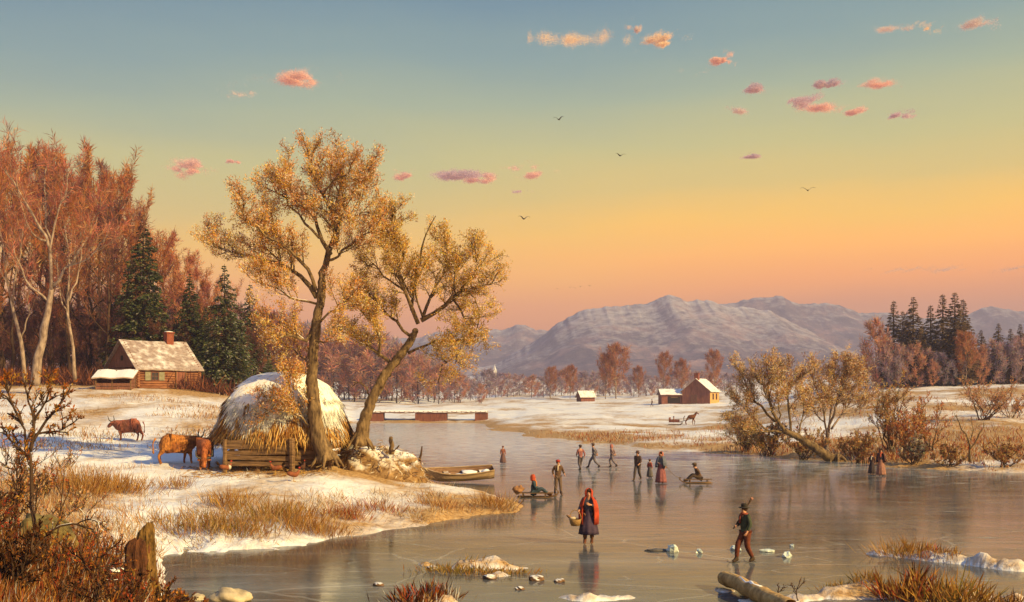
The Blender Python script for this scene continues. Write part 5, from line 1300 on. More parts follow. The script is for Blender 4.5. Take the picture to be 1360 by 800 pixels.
def person(label, loc, rz, height, J, coat, legs=None, skirt=None, hat=None, hair=(.06, .03, .015), shawl=None, scarf=None, boots=(.05, .03, .02), skates=False, hem=.82, group=None, detail=1, tilt=None, sits=False, apron=None, skirt_top=1.06, skirt_hem=.22):
    s = height / 1.72
    root = empty('person', loc, rz, label, 'person', group, s)
    if tilt: root.rotation_euler = (0, tilt, rz)
    Js = {k: tuple(v) for k, v in J.items()}
    def toe(a_, k):
        a_ = np.array(a_); kn = np.array(J[k]); f = np.array((0, .17, -.055))
        if a_[2] > .13 and not sits: f = np.array((0, .14, -.09))
        return tuple(a_ + f)
    Js['tor'] = toe(J['anr'], 'knr'); Js['tol'] = toe(J['anl'], 'knl')
    rad = dict(pelvis=(.125, .10), spine=(.11, .085), chest=(.14, .10), neck=.052, jaw=(.06, .068), skull=(.078, .092), shr=.058, shl=.058, elr=.041, ell=.041, wrr=.028, wrl=.028, hir=.085, hil=.085, knr=.056, knl=.056, anr=.04, anl=.04, tor=.034, tol=.034)
    BJ = {k: (Js[k], rad[k]) for k in rad}
    E = [('pelvis', 'spine'), ('spine', 'chest'), ('chest', 'neck'), ('neck', 'jaw'), ('jaw', 'skull'), ('pelvis', 'hir'), ('hir', 'knr'), ('knr', 'anr'), ('anr', 'tor'), ('pelvis', 'hil'), ('hil', 'knl'), ('knl', 'anl'), ('anl', 'tol'), ('chest', 'shr'), ('shr', 'elr'), ('elr', 'wrr'), ('chest', 'shl'), ('shl', 'ell'), ('ell', 'wrl')]
    jw = np.array(Js['jaw']); fwd = unit(np.array(Js['jaw']) - np.array(Js['neck'])); fw = unit(np.array((fwd[0] * .3, 1, 0)))
    BJ['nose'] = (tuple(jw + fw * .088 + np.array((0, 0, .018))), .013); E.append(('jaw', 'nose'))
    for c in 'rl':
        w = np.array(Js['wr' + c]); e = np.array(Js['el' + c]); dv = unit(w - e); sx = 1 if c == 'r' else -1
        palm = w + dv * .055; BJ['palm' + c] = (tuple(palm), (.032, .02)); E.append(('wr' + c, 'palm' + c))
        across = unit(np.cross(dv, np.array((1.0, 0, 0)))) if abs(dv[0]) < .8 else np.array((0, 1.0, 0))
        inw = unit(np.cross(across, dv)) * (-sx)
        for f in range(4):
            o_ = across * ((f - 1.5) * .017); l = (.068, .078, .074, .056)[f]
            k1, k2, k3 = 'a%s%d' % (c, f), 'b%s%d' % (c, f), 'c%s%d' % (c, f)
            b0 = palm + dv * .028 + o_ * 1.25; b1 = b0 + unit(dv + inw * .35) * l * .5; b2 = b1 + unit(dv * .6 + inw) * l * .5
            BJ[k1] = (tuple(b0), .0105); BJ[k2] = (tuple(b1), .0095); BJ[k3] = (tuple(b2), .008); E += [('palm' + c, k1), (k1, k2), (k2, k3)]
        t0 = w + dv * .03 + across * .032; t1 = t0 + unit(dv + across * .7 + inw * .3) * .04
        BJ['t' + c] = (tuple(t0), .012); BJ['u' + c] = (tuple(t1), .009); E += [('wr' + c, 't' + c), ('t' + c, 'u' + c)]
    skin('body', BJ, E, 'pelvis', M['skin'], root, 1)
    # clothes: shells that follow the same joints
    lerp = lambda a_, b_, t: tuple(np.array(Js[a_]) * (1 - t) + np.array(Js[b_]) * t)
    if coat:
        pl = np.array(Js['pelvis']); low = tuple(pl + np.array((0, -.01, hem - .95))) if not sits else tuple(pl + np.array((0, 0, -.05)))
        CJ = {'low': (low, (.19, .15)), 'pelvis': (Js['pelvis'], (.175, .14)), 'spine': (Js['spine'], (.155, .13)), 'chest': (Js['chest'], (.18, .14)), 'collar': (lerp('chest', 'neck', .85), (.075, .07)),
              'shr': (Js['shr'], .075), 'shl': (Js['shl'], .075), 'elr': (Js['elr'], .062), 'ell': (Js['ell'], .062), 'cr': (lerp('elr', 'wrr', .88), .05), 'cl': (lerp('ell', 'wrl', .88), .05)}
        skin('coat', CJ, [('low', 'pelvis'), ('pelvis', 'spine'), ('spine', 'chest'), ('chest', 'collar'), ('chest', 'shr'), ('shr', 'elr'), ('elr', 'cr'), ('chest', 'shl'), ('shl', 'ell'), ('ell', 'cl')], 'spine', cloth(coat, 'wool_coat'), root, 2)
    if legs:
        LJ = {'pelvis': (lerp('pelvis', 'spine', .1), (.135, .11)), 'hir': (Js['hir'], .118), 'hil': (Js['hil'], .118), 'knr': (Js['knr'], .092), 'knl': (Js['knl'], .092), 'cr': (lerp('knr', 'anr', .88), .064), 'cl': (lerp('knl', 'anl', .88), .064)}
        skin('trousers', LJ, [('pelvis', 'hir'), ('hir', 'knr'), ('knr', 'cr'), ('pelvis', 'hil'), ('hil', 'knl'), ('knl', 'cl')], 'pelvis', cloth(legs, 'trousers'), root, 2)
    for c in 'rl':
        K = {'a': (lerp('kn' + c, 'an' + c, .72), .058), 'b': (Js['an' + c], .056), 'h': (tuple(np.array(Js['an' + c]) + np.array((0, -.05, -.035))), .04), 't': (Js['to' + c], (.045, .04))}
        bo = skin('boot', K, [('a', 'b'), ('b', 'h'), ('b', 't')], 'b', cloth(boots, 'boot_leather'), root, 2)
        if skates:
            a_ = np.array(Js['an' + c]); t_ = np.array(Js['to' + c]); z = min(a_[2] - .085, t_[2] - .03) + .002
            MB().tube([(a_[0], a_[1] - .12, z), (t_[0], t_[1] + .05, z), (t_[0], t_[1] + .14, z + .02), (t_[0], t_[1] + .19, z + .07), (t_[0], t_[1] + .18, z + .11)], .009, 5).build('skate', M['metal'], root, True)
    if skirt:
        h0 = skirt_hem
        if sits: pass
        b = MB().lathe([(.135, skirt_top), (.17, skirt_top - .12), (.22, skirt_top - .35), (.265, (skirt_top + h0) / 2 - .05), (.30, h0 + .12), (.315, h0), (.30, h0), (.28, h0 + .1)], 40, fold=.10, nf=9, sy=.88)
        b.build('skirt', cloth(skirt, 'skirt_wool'), root, True)
    hd_ = np.array(Js['skull']); 
    if hair: 
        b = MB().ball(hd_ + np.array((0, -.014, .018)), (.094, .108, .106), 16, 12, amp=.08, seed=2)
        V = b.V[0]; V[:, 1] = np.where((V[:, 1] > hd_[1] + .045) & (V[:, 2] < hd_[2] + .05), hd_[1] + .045, V[:, 1]); b.build('hair', cloth(hair, 'hair'), root, True)
    if hat == 'cap' or (isinstance(hat, tuple) and hat[0] == 'cap'):
        c = hat[1]; b = MB().ball(hd_ + np.array((0, -.005, .075)), (.115, .125, .075), 16, 10, amp=.06); o = b.build('cap', cloth(c, 'cap_wool'), root, True)
        b = MB().ball(hd_ + np.array((0, .11, .055)), (.085, .07, .014), 12, 6); b.build('peak', cloth(c, 'cap_wool'), o, True)
    elif isinstance(hat, tuple) and hat[0] == 'brim':
        b = MB().lathe([(.095, .02), (.098, .09), (.085, .14), (.03, .155), (.001, .155)], 18).lathe([(.09, .03), (.17, .015), (.172, .025), (.09, .05)], 18)
        for v in b.V: v += hd_ + np.array((0, 0, .02))
        b.build('hat', cloth(hat[1], 'felt_hat'), root, True)
    elif isinstance(hat, tuple) and hat[0] == 'hood':
        b = MB(); ang = 0.95
        prof_ = [(.03, .135), (.085, .11), (.122, .05), (.128, -.02), (.118, -.10), (.12, -.15)]
        b.lathe(prof_, 22, math.pi / 2 + ang * .75, math.pi * 2.5 - ang * .75)
        for v in b.V: v += hd_ + np.array((0, -.012, 0))
        o = b.build('hood', cloth(hat[1], 'hood_wool'), root, True); sm = o.modifiers.new('thick', 'SOLIDIFY'); sm.thickness = .016; sm.offset = 0
    if shawl:
        b = MB(); prof_ = [(.115, 1.50), (.17, 1.455), (.235, 1.37), (.285, 1.22), (.31, 1.05), (.315, .88), (.30, shawl[1])]
        a0 = math.pi / 2 + shawl[2]; b.lathe(prof_, 30, a0, math.pi * 2.5 - shawl[2], fold=.05, nf=7, sy=.78)
        o = b.build('shawl', cloth(shawl[0], 'shawl_wool'), root, True); sm = o.modifiers.new('thick', 'SOLIDIFY'); sm.thickness = .02; sm.offset = 0
    if scarf:
        b = MB(); nk = np.array(Js['neck']); a_ = np.linspace(0, 2 * math.pi, 17)
        b.tube(np.stack([nk[0] + np.cos(a_) * .082, nk[1] + .01 + np.sin(a_) * .085, np.full(17, nk[2] + .005)], 1), .034, 8, cap=False); b.tube(smooth_path([nk + (0.03, .09, 0), nk + (.05, .13, -.1), nk + (.06, .13, -.28)], 6), np.linspace(.03, .035, 6), 6).build('scarf', cloth(scarf, 'scarf'), root, True)
    if apron:
        pass
    if detail > 1:
        for sx in (-1, 1):
            MB().ball(jw + np.array((sx * .032, .082, .055)), (.013, .008, .009), 8, 6).build('eye', M['dark'], root, True)
        MB().ball(jw + np.array((0, .078, -.028)), (.024, .008, .006), 8, 6).build('mouth', cloth((.30, .07, .06), 'lips'), root, True)
    return root

RED_ = (.36, .045, .018)
# foreground girl in the red shawl, basket on her arm
gl = on_ice(782, 722)
person('woman in a red hooded shawl and dark purple skirt carrying a basket on the ice', gl, R(172), 1.68, pose(elr=(.27, .03, 1.15), wrr=(.30, .22, 1.06), ell=(-.23, .07, 1.18), wrl=(-.06, .22, 1.26), anr=(.12, .06, .085), knr=(.11, .05, .49)),
       (.05, .045, .07), skirt=(.055, .035, .065), hat=('hood', RED_), shawl=(RED_, .62, .62), boots=(.10, .035, .02), detail=2, skirt_hem=.30, legs=(.12, .06, .035))
bk = gl + Vector((-.43, -.16, .70))
root = empty('basket', bk, 0, 'wicker basket hanging from the arm of the red shawled woman', 'basket')
MB().lathe([(.0, -.13), (.13, -.13), (.17, -.03), (.19, .08), (.18, .08), (.16, -.02), (.0, -.06)], 18).build('bowl', M['wicker'], root, True)
a_ = np.linspace(0, math.pi, 12); MB().tube(np.stack([np.cos(a_) * .18, 0 * a_, .06 + np.sin(a_) * .30], 1), .014, 6).build('handle', M['wicker'], root, True)
MB().ball((-.08, 0, .10), (.11, .08, .05), 10, 6, amp=.4).build('cloth', cloth((.5, .4, .28), 'linen'), root, True)
MB().tube([(-.05, 0, .08), (-.2, .0, .16), (-.27, 0, .2)], [.04, .05, .02], 7).build('bottle', M['boat_in'], root, True)
# man with a stick on his shoulder
ml = on_ice(990, 747)
person('man in a dark green jacket and red brown trousers striding left on curled skates', ml, R(118), 1.56, pose(.07, knr=(.1, .22, .52), anr=(.1, .26, .09), knl=(-.1, .02, .49), anl=(-.1, -.22, .10), elr=(.25, .0, 1.16), wrr=(.13, .24, 1.12), ell=(-.27, .03, 1.16), wrl=(-.27, .17, .95)),
       (.045, .055, .035), legs=(.12, .032, .016), hat=('brim', (.03, .025, .02)), scarf=(.22, .05, .03), boots=(.05, .03, .018), skates=True, detail=2, hem=.80)
sk = empty('hockey_stick', ml, R(118), 'dark wooden stick resting on the shoulder of the striding man', 'stick')
MB().tube(np.array([(.13, .36, 1.02), (.17, .0, 1.42), (.20, -.32, 1.78), (.21, -.38, 1.86)]) * (1.56 / 1.72), [.016, .018, .022, .03], 7).build('shaft', M['bark_dark'], sk, True)
MB().ball(np.array((.21, -.42, 1.90)) * (1.56 / 1.72), (.04, .05, .04), 10, 8, amp=.3).build('knob', cloth((.34, .16, .11), 'knob'), sk, True)
# boy pulling a sled with a seated child
bl = on_ice(741, 657)
person('boy in a brown jacket and red cap standing and holding a sled rope', bl, R(-165), 1.60, pose(.03, elr=(.27, -.06, 1.17), wrr=(.24, .06, .98), ell=(-.30, -.10, 1.19), wrl=(-.34, .03, 1.02), knl=(-.12, .08, .49), anl=(-.13, .1, .085), knr=(.10, .0, .49), anr=(.13, -.1, .085)),
       (.10, .055, .035), legs=(.13, .085, .065), hat=('cap', (.33, .04, .025)), scarf=(.5, .4, .3), boots=(.045, .025, .018), skates=True)
def sled(label, loc, rz, L=1.5, W=.5, group=None):
    root = empty('sled', loc, rz, label, 'sled', group)
    for y in (-W / 2, W / 2):
        MB().tube([(-L * .5, y, .04), (L * .3, y, .03), (L * .5, y, .08), (L * .6, y, .2), (L * .58, y, .3)], .025, 6).build('runner', M['wood'], root, True)
        for x in (-L * .35, L * .25): MB().tube([(x, y, .04), (x, y * .9, .2)], .022, 6).build('strut', M['wood'], root)
    b = MB()
    for k in range(4): b.box((-.03, -W / 2 + W * (k + .5) / 4, .215), (L * .95, W / 4 - .01, .03))
    b.build('seat', M['wood'], root); MB().tube([(L * .58, -W / 2, .3), (L * .58, W / 2, .3)], .02, 6).build('crossbar', M['wood'], root)
    return root
sl = on_ice(712, 661)
sled('wooden sled under the child in the dark blue dress', sl, R(-6), 1.7)
person('child in a dark blue dress and red hood sitting on a sled', sl + Vector((-.12, 0, .0)), R(-88), 1.72, pose(.0, **SIT), (.035, .06, .08), legs=(.035, .055, .075), hat=('hood', (.42, .07, .03)), scarf=(.5, .18, .06), sits=True, boots=(.2, .09, .04))
root = empty('bundle', sl + Vector((-.80, 0, .23)), 0, 'orange brown sack behind the child on the sled', 'sack')
MB().ball((0, 0, .13), (.24, .22, .16), 16, 10, amp=.7, freq=2.6).build('sack', cloth((.26, .13, .06), 'sacking'), root, True)
MB().tube([(.03, 0, .18), (.08, 0, .27), (.12, .02, .31)], [.12, .05, .07], 7).build('neck', cloth((.26, .13, .06), 'sacking'), root, True)
def rope(label, a_, c_, sag=.12):
    a_ = np.array(a_); c_ = np.array(c_); t = np.linspace(0, 1, 12)[:, None]
    P = a_ * (1 - t) + c_ * t - np.array((0, 0, 1)) * sag * 4 * t * (1 - t)
    tag(MB().tube(P - P[0], .013, 5).build('rope', M['rope']), label, 'rope').location = P[0]
rope('rope from the boy in the red cap to the child\'s sled', bl + Vector((-.30, -.1, .86)), sl + Vector((1.0, 0, .3)), .1)
# skaters far out
person('slim skater with a rosy jacket, leftmost of the three strolling skaters', on_ice(771, 625), R(20), 1.58, pose(.05, **WALK), (.26, .10, .10), legs=(.10, .08, .09), hat=('cap', (.06, .04, .04)), skates=True)
person('skater in a grey coat with legs in a wide stride, middle of the three skaters', on_ice(789, 622), R(75), 1.60, pose(.12, knr=(.1, .30, .52), anr=(.1, .42, .10), knl=(-.1, -.06, .5), anl=(-.1, -.42, .16), elr=(.25, -.14, 1.18), wrr=(.18, -.2, .98), ell=(-.25, -.14, 1.18), wrl=(-.18, -.2, .98)), (.15, .13, .16), legs=(.13, .11, .13), hat=('cap', (.12, .08, .07)), skates=True)
person('skater in a rosy hood leaning forward, rightmost of the three skaters', on_ice(813, 621), R(70), 1.50, pose(.10, **SKATE), (.20, .13, .14), legs=(.15, .12, .14), hat=('hood', (.34, .13, .11)), skates=True)
person('man in a dark brown coat walking on the ice left of the standing woman', on_ice(847, 638), R(150), 1.58, pose(.03, **WALK), (.075, .045, .04), legs=(.06, .045, .045), hat=('brim', (.10, .05, .04)), skates=True)
person('small child in a grey skirt and red sleeve beside the standing woman', on_ice(863, 635), R(-40), 1.05, pose(), (.30, .07, .05), skirt=(.10, .085, .085), hat=('cap', (.10, .04, .03)), skirt_hem=.12)
wl = on_ice(878, 642)
person('woman in a blue jacket and long rosy skirt towing a sled', wl, R(160), 1.66, pose(ell=(-.25, -.05, 1.16), wrl=(-.28, .08, .95), elr=(.24, .05, 1.17), wrr=(.10, .24, 1.12)), (.10, .12, .17), skirt=(.24, .085, .09), hat=('hood', (.36, .12, .08)), skirt_hem=.05, shawl=((.11, .12, .17), 1.02, .5))
s2 = on_ice(926, 642)
sled('long low sled towed by the woman in the rosy skirt', s2 + Vector((0, 0, 0)), R(178), 1.55, .45)
person('boy in a brown coat kneeling hunched on the towed sled', s2 + Vector((.15, 0, .02)), R(92), 1.78, pose(.45, **{**SIT, 'drop': .66}), (.10, .055, .03), legs=(.07, .045, .03), hat=('cap', (.08, .05, .03)), sits=True)
rope('rope from the woman in the rosy skirt to the towed sled', wl + Vector((.27, -.1, .92)), s2 + Vector((-.95, 0, .3)), .12)
person('small woman in dark clothes with a white collar, left of the far right pair', on_ice(1158, 630), R(160), 1.22, pose(), (.06, .03, .03), skirt=(.05, .035, .04), hat=('hood', (.22, .06, .04)), skirt_hem=.08, scarf=(.6, .55, .5))
person('taller woman in a dark shawl and rosy skirt, right of the far right pair', on_ice(1170, 632), R(175), 1.56, pose(), (.05, .04, .05), skirt=(.27, .13, .10), hat=('hood', (.08, .035, .03)), skirt_hem=.06, shawl=((.08, .03, .03), 1.05, .6), scarf=(.5, .1, .05))
person('lone distant figure in reddish clothes standing on the ice beyond the boat', on_ice(668, 616), R(185), 1.20, pose(), (.22, .08, .06), skirt=(.13, .07, .07), hat=('cap', (.12, .04, .03)), skirt_hem=.10)
person('tiny dark figure walking on the snow left of the low red shed', at(866, 262), R(80), 1.7, pose(.05, **WALK), (.10, .05, .04), legs=(.08, .05, .05), hat=('brim', (.08, .05, .04)))
# horse sleigh on the far meadow
hl = at(910, 168)
M['horse'] = cowmat('bay_coat', (.12, .045, .02), (.22, .08, .03), (.34, .14, .06))
root = empty('horse', hl + Vector((.75, -.2, 0)), R(-20), 'bay horse drawing a sleigh across the snowy far meadow', 'horse')
J = {'rump': ((-.6, 0, 1.25), (.26, .28)), 'mid': ((0, 0, 1.2), (.27, .30)), 'wither': ((.5, 0, 1.28), (.24, .30)), 'neck': ((.8, 0, 1.6), (.11, .17)), 'poll': ((1.0, 0, 1.9), .11), 'nose': ((1.35, 0, 1.62), .07)}
E = [('rump', 'mid'), ('mid', 'wither'), ('wither', 'neck'), ('neck', 'poll'), ('poll', 'nose')]
for y, nm in ((.16, 'l'), (-.16, 'r')):
    J['st' + nm] = ((-.45, y, .9), (.13, .16)); J['ho' + nm] = ((-.72, y, .52), .06); J['hf' + nm] = ((-.62, y, .04), .055); J['sh' + nm] = ((.45, y, .9), .12); J['kn' + nm] = ((.52 + y, y, .5), .055); J['ff' + nm] = ((.5 + y * .5, y, .04), .052)
    E += [('rump', 'st' + nm), ('st' + nm, 'ho' + nm), ('ho' + nm, 'hf' + nm), ('wither', 'sh' + nm), ('sh' + nm, 'kn' + nm), ('kn' + nm, 'ff' + nm)]
skin('body', J, E, 'mid', M['horse'], root, 2)
MB().tube([(-.82, 0, 1.4), (-1.0, 0, 1.1), (-1.0, 0, .6)], [.05, .07, .03], 6).build('tail', M['bark_dark'], root, True); MB().tube([(.62, 0, 1.6), (.8, 0, 1.85), (1.0, 0, 2.03)], [.06, .07, .04], 6).build('mane', M['bark_dark'], root, True)
sg = hl + Vector((-1.5, .5, 0))
root = empty('sleigh', sg, R(-20), 'dark sleigh behind the bay horse on the far meadow', 'sleigh')
for y in (-.45, .45): MB().tube([(-1, y, .05), (.8, y, .05), (1.1, y, .25), (1.1, y, .5)], .05, 6).build('runner', M['wood'], root, True)
b = MB().box((0, 0, .45), (1.7, 1.0, .12)).box((-.8, 0, .8), (.1, 1.0, .7)); 
for y in (-.47, .47): b.box((-.1, y, .66), (1.45, .06, .34))
b.build('box', M['redboard'], root)
for y in (-.4, .4): MB().bar((.85, y, .5), (2.6, y * .8 - .1, .95), .06).build('shaft', M['wood'], root)
person('driver in a pale brown coat seated in the sleigh', sg + Vector((-.2, 0, .30)), R(-110), 1.65, pose(.05, **SIT), (.30, .16, .11), legs=(.08, .05, .05), hat=('brim', (.12, .06, .05)), sits=True)
# ------------------------------------------------------------------ foreground
def branch_thing(name, label, paths, d, pal, cat, seed, leaf=(.07, .035), per=6, bark='bark_dark', twl=.35, snow=.2, n=8, leaves=True, level=0, dep=0.5, trunk_r=.07):
    T = Tree(seed, pal, leaf, per, .45, .8, .2); T.twigs = 6
    for i, (pts, r) in enumerate(paths):
        dv = (T.rg.random() - .5) * dep if i else 0
        Q = smooth_path([pt(x, y, d + dv * j / (len(pts) - 1)) for j, (x, y) in enumerate(pts)], 12, r * .25, T.rg)
        T.limb(Q, r, max(.008, r * .3), 7, trunk=(i == 0), snow=snow * 2)
        T.off(Q, r * .4, n, twl, level, .25, 1, leaves, snow=snow)
    p0 = paths[0][0][0]; 
    return T.build(name, Vector(pt(p0[0], p0[1], d)), label, cat, None, bark)
AUT = [(0.42, 0.17, 0.03), (0.34, 0.12, 0.025), (0.5, 0.25, 0.05), (0.24, 0.08, 0.02)]
DK = [(0.07, 0.026, 0.011), (0.12, 0.045, 0.014), (0.045, 0.018, 0.009), (0.17, 0.065, 0.02)]
RB = [(0.34, 0.05, 0.022), (0.42, 0.09, 0.03), (0.22, 0.05, 0.02), (0.34, 0.16, 0.035)]
branch_thing('young_tree', 'slender dark young tree with thin orange leaves at the far left foreground', [([(60, 775), (50, 725), (44, 690), (41, 655), (43, 620), (36, 590), (30, 565), (10, 548)], .055), ([(40, 600), (46, 570), (40, 540), (30, 505)], .04), ([(42, 590), (60, 560), (78, 540), (86, 522)], .035), ([(40, 610), (20, 590), (4, 575)], .03), ([(38, 580), (56, 575), (80, 572), (100, 560)], .03), ([(44, 560), (62, 530), (66, 505)], .025), ([(30, 565), (14, 530), (8, 505)], .03)], 22.5, AUT, 'tree', 201, (.085, .035), 9, level=1, twl=.42, n=6)
branch_thing('bramble', 'thin red tipped bramble stem rising right of the mossy rock', [([(74, 735), (78, 700), (82, 660), (86, 625)], .02), ([(80, 680), (92, 650), (90, 640)], .012), ([(82, 660), (74, 640), (72, 632)], .01)], 22, RB, 'shrub', 202, (.05, .03), 4, twl=.12, n=5)
branch_thing('bramble', 'arched bramble hoop with snow along its curve in the left foreground', [([(72, 765), (60, 740), (62, 715), (75, 700), (100, 697), (122, 703), (132, 725), (128, 745)], .03), ([(100, 697), (120, 690), (140, 700)], .015), ([(62, 715), (74, 700), (84, 680)], .015)], 20.5, AUT, 'shrub', 203, (.05, .03), 5, twl=.25, n=7, snow=.7)
branch_thing('bramble', 'tangled bramble in front of the broken stump', [([(120, 790), (128, 760), (140, 735), (160, 720)], .02), ([(125, 770), (110, 745), (95, 735)], .018), ([(130, 755), (150, 750), (168, 760)], .015), ([(122, 780), (140, 770), (150, 790)], .012)], 19.5, RB + AUT, 'shrub', 204, (.05, .032), 7, twl=.4, n=10)
PALE = [(0.55, 0.33, 0.16), (0.46, 0.24, 0.10), (0.62, 0.44, 0.26), (0.5, 0.22, 0.09)]
sp_ = [(20, 17.5, 2.3, 1.25, DK, 'dark brown bush filling the bottom left corner'), (-30, 21, 2.6, 1.3, DK + RB, 'dark reddish bush cut by the left edge'), (110, 17.2, 1.9, .85, DK, 'low dark bush at the bottom edge under the arched bramble'),
       (160, 18.6, 1.6, 0.8, DK + RB, 'dark bush with red leaves at the foot of the broken stump'), (40, 19.8, 1.9, 1.0, DK + AUT, 'rust brown bush under the slender young tree'), (105, 20.6, 1.6, .95, AUT + RB, 'orange red bush inside the arched bramble'),
       (205, 19.6, 1.3, .7, DK + AUT, 'small brown bush right of the broken stump at the bottom edge'), (150, 23.5, 1.4, .8, RB + AUT, 'red leaved bush behind the broken stump'), (8, 26, 2.0, 1.15, RB + PALE, 'red berried bush left of the mossy rock'),
       (125, 27, 2.0, .8, AUT + PALE, 'golden brown bush behind the red leaved one'), (235, 21.0, 1.2, .55, AUT + DK, 'low tawny bush nearest the pale boulder'), (70, 22.8, 1.4, .55, DK, 'dark low bush right below the mossy rock'), (190, 21.6, .8, .42, DK + RB, 'low rusty bush tight against the broken stump'),
       (70, 31, 2.0, .8, PALE, 'straw coloured bush behind the mossy rock'), (5, 34, 2.6, 1.0, PALE, 'tall tawny bush at the left edge above the rock'), (105, 35, 2.2, .8, PALE, 'frosted tawny bush above the golden brown one'), (22, 45, 3.6, 1.5, PALE, 'wide tawny thicket at the left edge below the forked pale tree'), (80, 48, 2.8, 1.2, PALE, 'tawny thicket left of the lone brown cow'),
       (12, 29, 2.2, 1.7, AUT + PALE, 'golden orange bush climbing the left edge behind the slender young tree'), (48, 37, 2.4, 1.4, AUT + PALE, 'golden bush between the mossy rock and the wide tawny thicket')]
for k, (px, d, w, h, pal, lab) in enumerate(sp_):
    shrub('bush', px, d, w, h, pal, lab, 300 + k, (.075, .035) if d < 30 else (.10, .04), stems=14 if d < 22 else 10, per=8 if d < 22 else 5, cat='bush', twigs=7)
# broken stump
st = at(178, 21.0, -.1)
root = empty('broken_stump', st, 0, 'jagged broken dead stump with snow patches in the left foreground', 'stump')
def jag(x, y, h, r, seed, lean=0.0):
    rg_ = np.random.default_rng(seed); n = 12; sg_ = 16; V = []; a_ = np.linspace(0, 2 * np.pi, sg_, endpoint=False); rad_ = 1 + .14 * np.sin(a_ * 3 + seed) + .08 * np.sin(a_ * 7 + seed * 2) + rg_.normal(size=sg_) * .06
    tops_ = h * (0.92 + .07 * np.sin(a_ + seed) + .07 * rg_.random(size=sg_))
    for i in range(n):
        t = i / (n - 1); rr = r * rad_ * (1.05 - .10 * t + .6 * (1 - t) ** 5) * (1 - .16 * (i == n - 1)) * (1 + .06 * rg_.normal(size=sg_))
        V.append(np.stack([x + np.cos(a_) * rr + lean * t * h, y + np.sin(a_) * rr, tops_ * t - .1], 1))
    V = np.concatenate(V + [np.array([(x + lean * h, y, h * .92)])]); Q = [(i * sg_ + j, i * sg_ + (j + 1) % sg_, (i + 1) * sg_ + (j + 1) % sg_, (i + 1) * sg_ + j) for i in range(n - 1) for j in range(sg_)]
    T_ = [((n - 1) * sg_ + j, (n - 1) * sg_ + (j + 1) % sg_, n * sg_) for j in range(sg_)]
    return V, Q, T_
b = MB(); b.add(*jag(.02, 0, 1.36, .20, 3, .06)); b.build('trunk', M['stumpbark'], root, False)
b = MB(); b.add(*jag(.27, .08, 1.66, .17, 8, -.05)); b.build('side_trunk', M['stumpwood'], root)
b = MB(); b.add(*jag(-.26, -.12, .82, .17, 5, -.05)); b.build('low_trunk', M['stumpbark'], root)
MB().ball((-.28, -.15, .70), (.13, .12, .035), 14, 8, amp=.8, freq=3).build('snow_patch', M['snow'], root, True)
M['dark_ice'] = simple('dark_ice', (.05, .045, .04), (.14, .12, .10), 5, rough=.3, bump=.3)
def rock(label, px, d, size, m, seed, name='rock', cat='rock', dz=0.0, snow=None, group=None, rz=0.0):
    root = empty(name, at(px, d, dz), rz, label, cat, group) if snow else None
    ob = (MB().ball((0, 0, size[2] * .3), size, 26, 18, amp=.55, freq=1.7, seed=seed) if cat != 'ice' else MB().ball((0, 0, size[2] * .25), size, 9, 6, amp=.75, freq=2.2, seed=seed)).build('stone' if snow else name, m, root, cat != 'ice')
    if not snow: ob.location = at(px, d, dz); ob.rotation_euler = (0, 0, rz); tag(ob, label, cat, group)
    if snow: MB().ball((0, 0, size[2] * 1.02), (size[0] * .7, size[1] * .7, size[2] * .22), 18, 10, amp=.5, seed=seed + 1).build('snow_cap', M['snow'], root, True)
rock('big rounded mossy rock in the left foreground thicket', 62, 25.0, (.62, .5, .55), M['rock'], 3, dz=.15)
rock('pale flat boulder at the lower left edge of the ice', 302, 24.4, (.46, .34, .20), M['pale_rock'], 12)
rock('small pale stone left of the pale flat boulder', 262, 24.6, (.16, .13, .10), M['pale_rock'], 17)
for k, (px, py, s_, lab) in enumerate([(743, 773, .13, 'round brown stone on the ice below the woman in red'), (712, 771, .17, 'snow topped stone at the right of the grassy islet'), (503, 778, .12, 'dark round stone on the ice near the left reeds'), (690, 783, .10, 'flat dark stone on the ice below the islet'), (575, 757, .14, 'brown stone at the left end of the islet'), (650, 769, .16, 'flat stone in the mossy front of the islet')]):
    d = S(py); rock(lab, px, d, (s_, s_ * .8, s_ * .5), M['stone'], 20 + k, 'stone', 'stone', snow=(k in (1, 5)))
for k, (px, py, s_, lab) in enumerate([(893, 733, (.22, .16, .20), 'largest white ice block, right of the dark fishing hole'), (928, 735, (.12, .1, .11), 'small ice block alone between the largest block and the man'), (977, 731, (.20, .12, .10), 'ice block just behind the left leg of the striding man'), (1020, 733, (.22, .1, .06), 'flat ice slab right behind the striding man'), (1045, 740, (.24, .14, .12), 'rough ice block right of the striding man'), (1052, 726, (.07, .06, .06), 'tiny ice lump beyond the rough block')]):
    d = S(py); rock(lab, px, d, s_, M['ice_block'], 40 + k, 'ice_block', 'ice', rz=k * 1.1)
rock('dark flat wedge of ice left of the largest white block', 872, S(732), (.30, .10, .05), M['dark_ice'], 47, 'ice_slab', 'slab')
